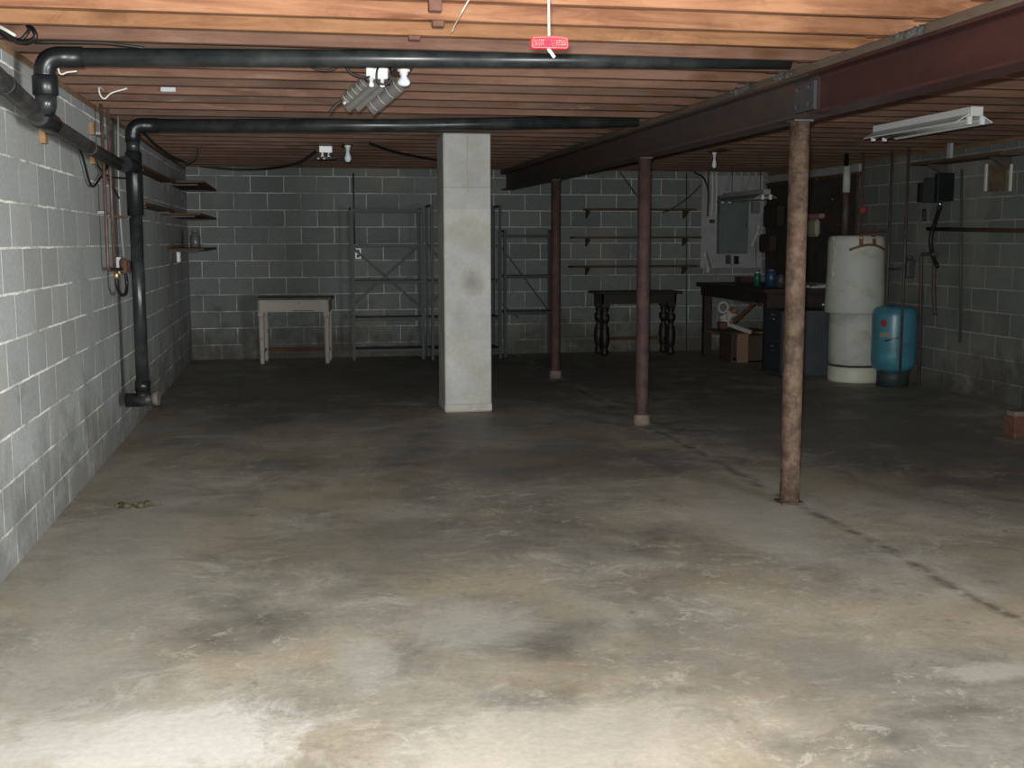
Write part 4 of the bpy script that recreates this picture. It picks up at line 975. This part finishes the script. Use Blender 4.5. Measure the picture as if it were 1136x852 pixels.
TX, TY = 5.765, 10.46
t = thing('pressure_tank', 'blue steel pressure tank with a red logo spot beside the water heater', 'tank', (TX, TY, 0))
R = .213
MB().lathe([(.05, .14), (R*.75, .155), (R*.95, .20), (R, .25), (R, .70), (R*.96, .745), (R*.8, .775), (R*.5, .79), (.03, .795)], (TX, TY, 0), 40).build('tank_shell', tank_blue, t)
MB().lathe([(R*.72, 0), (R*.72, .18)], (TX, TY, 0), 32).build('base_skirt', tank_dark, t)
def decal(px, py, w, h, m, name, tilt=0):
    d = fw + RT*((px-568)/FPX) + UP*((426-py)/FPX)
    A_ = d.x**2+d.y**2; B_ = -2*(d.x*TX+d.y*TY); C_ = TX**2+TY**2-R*R
    tt = (-B_-math.sqrt(max(B_*B_-4*A_*C_, 0)))/(2*A_); c = Vector((0, 0, EYE))+d*tt; a0 = math.atan2(c.y-TY, c.x-TX)
    n = 10; vs = []
    for rr in (R+.0005, R+.003):
        for i in range(n+1):
            a = a0+(i/n-.5)*w/R; dz = tilt*(i/n-.5)
            prof = h/2*(max(math.sin(math.pi*i/n), .02)**.5 if name == 'logo' else 1)
            x, y = TX+rr*math.cos(a), TY+rr*math.sin(a); vs += [(x, y, c.z+dz-prof), (x, y, c.z+dz+prof)]
    q_ = 2*(n+1); fs = []
    for i in range(n): fs += [(2*i, 2*i+2, 2*i+3, 2*i+1), (q_+2*i, q_+2*i+1, q_+2*i+3, q_+2*i+2), (2*i, q_+2*i, q_+2*i+2, 2*i+2), (2*i+1, 2*i+3, q_+2*i+3, q_+2*i+1)]
    fs += [(0, 1, q_+1, q_), (2*n, q_+2*n, q_+2*n+1, 2*n+1)]
    return MB().add(vs, fs).build(name, m, t)
decal(980.5, 358.5, .065, .072, red_dot, 'logo')
decal(981, 371.5, .10, .045, label_pale, 'label_plate', .01)
decal(989, 376.5, .13, .016, black_fit, 'label_stripe', .035)
decal(985, 395, .16, .05, mat('scuffed_blue', (.06, .25, .33), .5), 'scuff', .02)
# water pipes
def pipe(label, pts, r, m, b=.04, group=None, name='water_pipe'):
    o = MB().tube(bend(pts, b) if len(pts) > 2 else pts, r, 10).build(name, m); o['label'] = label; o['category'] = 'pipe'
    if group: o['group'] = group
    return o
X1 = 6.03
y_a = at(984, 300, 'X', X1).y; y_b = at(999, 300, 'X', X1).y
fx = TX+.03; fy = TY-.235
g0 = at(998, 424, 'Y', fy); 
pipe('dark vertical pipe passing in front of the blue tank up to the joists', [(g0.x, fy, .0), (g0.x, fy, 2.295)], .013, dull_pipe)
pipe('dark vertical pipe rising behind the blue tank at its left', [(at(985, 300, 'Y', 10.75).x, 10.75, .0), (at(985, 300, 'Y', 10.75).x, 10.75, 2.295)], .014, dull_pipe)
pipe('pipe arching from heater top to the vertical pipe behind the tank', [(HX+.03, HY, 1.46), (HX+.03, HY, 1.52), (at(985, 300, 'Y', 10.75).x-.03, 10.76, 1.52)], .013, rust_pipe)
pipe('rusty pipe rising to the joists from the heater top', [(HX-.0, HY-.08, 1.47), (HX-.0, HY-.08, 2.295)], .013, rust_pipe)
pipe('black pipe rising to the joists left of the rusty heater pipe', [(HX-.06, HY+.16, 1.47), (HX-.06, HY+.16, 2.295)], .022, black_fit)
pipe('short horizontal pipe joining the two vertical pipes at the tank', [(at(985, 300, 'Y', 10.75).x+.015, 10.73, 1.14), (g0.x-.015, fy+.01, 1.16)], .011, dull_pipe)
t = thing('pressure_switch', 'dark pressure switch box on the pipe above the blue tank', 'switch', (g0.x+.05, fy, 1.14))
MB().box((g0.x+.014, fy-.04, 1.07), (g0.x+.10, fy+.04, 1.24), .012).build('switch_cover', meter_grey, t)
MB().lathe([(.02, 0), (.03, .01), (.03, .03)], (g0.x+.055, fy, 1.245), 12).build('switch_cap', dull_pipe, t)
t = thing('red_valve', 'small red valve wheel on the pipe above the water heater', 'valve', (HX, HY-.1, 1.8))
MB().lathe([(.032, -.006), (.036, 0), (.032, .006)], (HX, HY-.10-.012, 1.72), 14, 'Y').build('valve_wheel', red_dot, t)
MB().lathe([(.017, -.03), (.017, .03)], (HX, HY-.08, 1.72), 12).build('valve_body', brass, t)
p1 = at(1022, 290, 'X', X1); 
pipe('pale vertical pipe on right wall just beyond the tank, bent at its top', [(X1, at(1040, 285, 'X', X1).y, 1.29), (X1, at(1022, 287, 'X', X1).y, 1.29), (X1, at(1020, 415, 'X', X1).y, .0)], .018, dull_pipe)
pipe('rusty horizontal pipe across the right wall above the tank', [at(1029, 254, 'X', 6.04), at(1136, 256, 'X', 6.04), Vector((6.04, 7.6, 1.50))], .019, rust_pipe, b=.01)
pipe('green vertical conduit on the right wall', [at(1067, 188, 'X', 6.075), at(1065, 380, 'X', 6.075)], .012, green_pipe, name='conduit')
t = thing('disconnect_box', 'grey electrical disconnect box high on the right wall', 'box', (WR, 10.35, 1.9))
a = at(1026, 200, 'X', 6.0); b = at(1043, 224, 'X', 6.0)
MB().box((5.98, b.y, b.z), (WR-.001, a.y, a.z+.02), .006).build('box_body', meter_grey, t)
MB().box((5.93, b.y-.07, b.z+.005), (WR-.001, b.y-.003, a.z+.05), .006).build('box_door', black_fit, t, label='dark open door')
MB().box((5.99, a.y+.04, b.z+.01), (WR-.001, a.y+.12, a.z-.02), .006).build('side_switch', black_fit, t)
MB().lathe([(.014, -.02), (.018, 0), (.014, .02)], (5.99, b.y-.02, b.z-.02), 10).build('cable_connector', chrome, t)
o = MB().box((WR-.02, at(1052, 210, 'X', WR).y, at(1052, 224, 'X', WR).z), (WR-.001, at(1047, 210, 'X', WR).y, at(1052, 194, 'X', WR).z), .002).build('wood_strip', tan_wood if 0 else shelf_board); o['label'] = 'narrow brown vertical strip beside the disconnect box'; o['category'] = 'strip'
rw = lambda x, y, X=6.03: at(x, y, 'X', X)
cable('cable', 'thick black cable sagging down from the disconnect box to the pump wiring', [Vector((5.99, b.y-.02, b.z-.04)), rw(1038, 245), rw(1033, 262), rw(1033, 275), rw(1036, 287), rw(1040, 296)], .022, black_cable)
cable('cable', 'short black cable stub left of the disconnect box cable', [rw(1025, 232, 6.08), rw(1025.5, 245, 6.08)], .018, black_cable)
cable('cable', 'dark bundled hose going down the right wall behind the pipe', [rw(1037, 290), rw(1036, 320, 6.06), rw(1037, 350, 6.06)], .020, dull_pipe)
# high shelf and cross boards at the right
t = thing('wall_shelf', 'brown board shelf high on the right wall under the joists', 'shelf', (WR, 9.6, 2.15))
MB().box((5.86, 9.0, 2.135), (WR-.001, 10.45, 2.16), .003).build('board', shelf_board, t)
for yy in (9.2, 10.2): MB().ext([(WR-.001, 2.134), (5.9, 2.134), (5.9, 2.12), (WR-.02, 2.03), (WR-.001, 2.03)], 'Y', yy-.012, yy+.012).build('bracket', dull_pipe, t)
c = rw(1056, 160, 5.9)
o = MB().box((5.87, c.y-.03, 2.161), (5.90, c.y+.03, CEIL-.001), .003).build('hanger_strap', mat('pale_hanger', (.34, .37, .36), .6)); o['label'] = 'pale strap holding the high right shelf to the joists'; o['category'] = 'strap'
small = at(1109, 197, 'X', WR)
o = MB().box((WR-.012, at(1118, 197, 'X', WR).y, at(1109, 212, 'X', WR).z), (WR-.0005, at(1098, 197, 'X', WR).y, at(1109, 182, 'X', WR).z), .002).build('stained_panel', mat('stained_block', (.10, .065, .04), .85, col2=(.17, .12, .07), scale=12)); o['label'] = 'rusty brown stained panel between two pale strips high on right wall'; o['category'] = 'panel'
for k, (px, lb) in enumerate(((1094.5, 'thin white vertical strip high on right wall, left of stained panel'), (1122, 'thin white vertical strip high on right wall, nearest the frame edge'))):
    c = at(px, 197, 'X', WR); o = MB().box((WR-.014, c.y-.015, at(px, 212, 'X', WR).z), (WR-.0005, c.y+.015, at(px, 182, 'X', WR).z), .002).build('white_strip', mat('pale_caulk%d' % k, (.62, .60, .52), .7)); o['label'] = lb; o['category'] = 'strip'; o['group'] = 'white strips on the right wall'

# ------------------------------------------------------------ floor bits
A = at(1125, 486, 'Z', 0)
t = thing('brick', 'red-brown brick block on floor at the right edge of the frame', 'brick', (A.x+.2, A.y, 0))
mb = MB().box((A.x, A.y, .0), (A.x+.40, A.y+.14, .19), .008); mb.build('brick_body', brick_red, t)
MB().box((A.x-.004, A.y-.004, .155), (A.x+.40, A.y+.10, .192), .004).build('mortar_cap', label_foot, t)
random.seed(11)
for k, (px, py, lb) in enumerate(((137.5, 563.5, 'dry dark leaf scrap on floor near the left wall, left piece'), (160, 563, 'dry dark leaf scrap on the floor near the left wall, right piece'))):
    c = at(px, py, 'Z', 0); t = thing('dry_leaf', lb, 'leaf', c, 'leaf scraps on the floor')
    pts = [c+Vector((u, random.uniform(-.02, .02), .006+random.uniform(0, .012))) for u in (-.045, -.02, 0, .02, .05)]
    MB().tube(smooth_pts(pts, 3), .01, 6, rs=[.004, .010, .016, .02, .022, .017, .015, .018, .022, .018, .012, .008, .004]).build('leaf_blade', leaf, t)
    MB().tube([c+Vector((.05, 0, .006)), c+Vector((.09, .02, .012))], .0025, 6).build('stem', leaf, t)
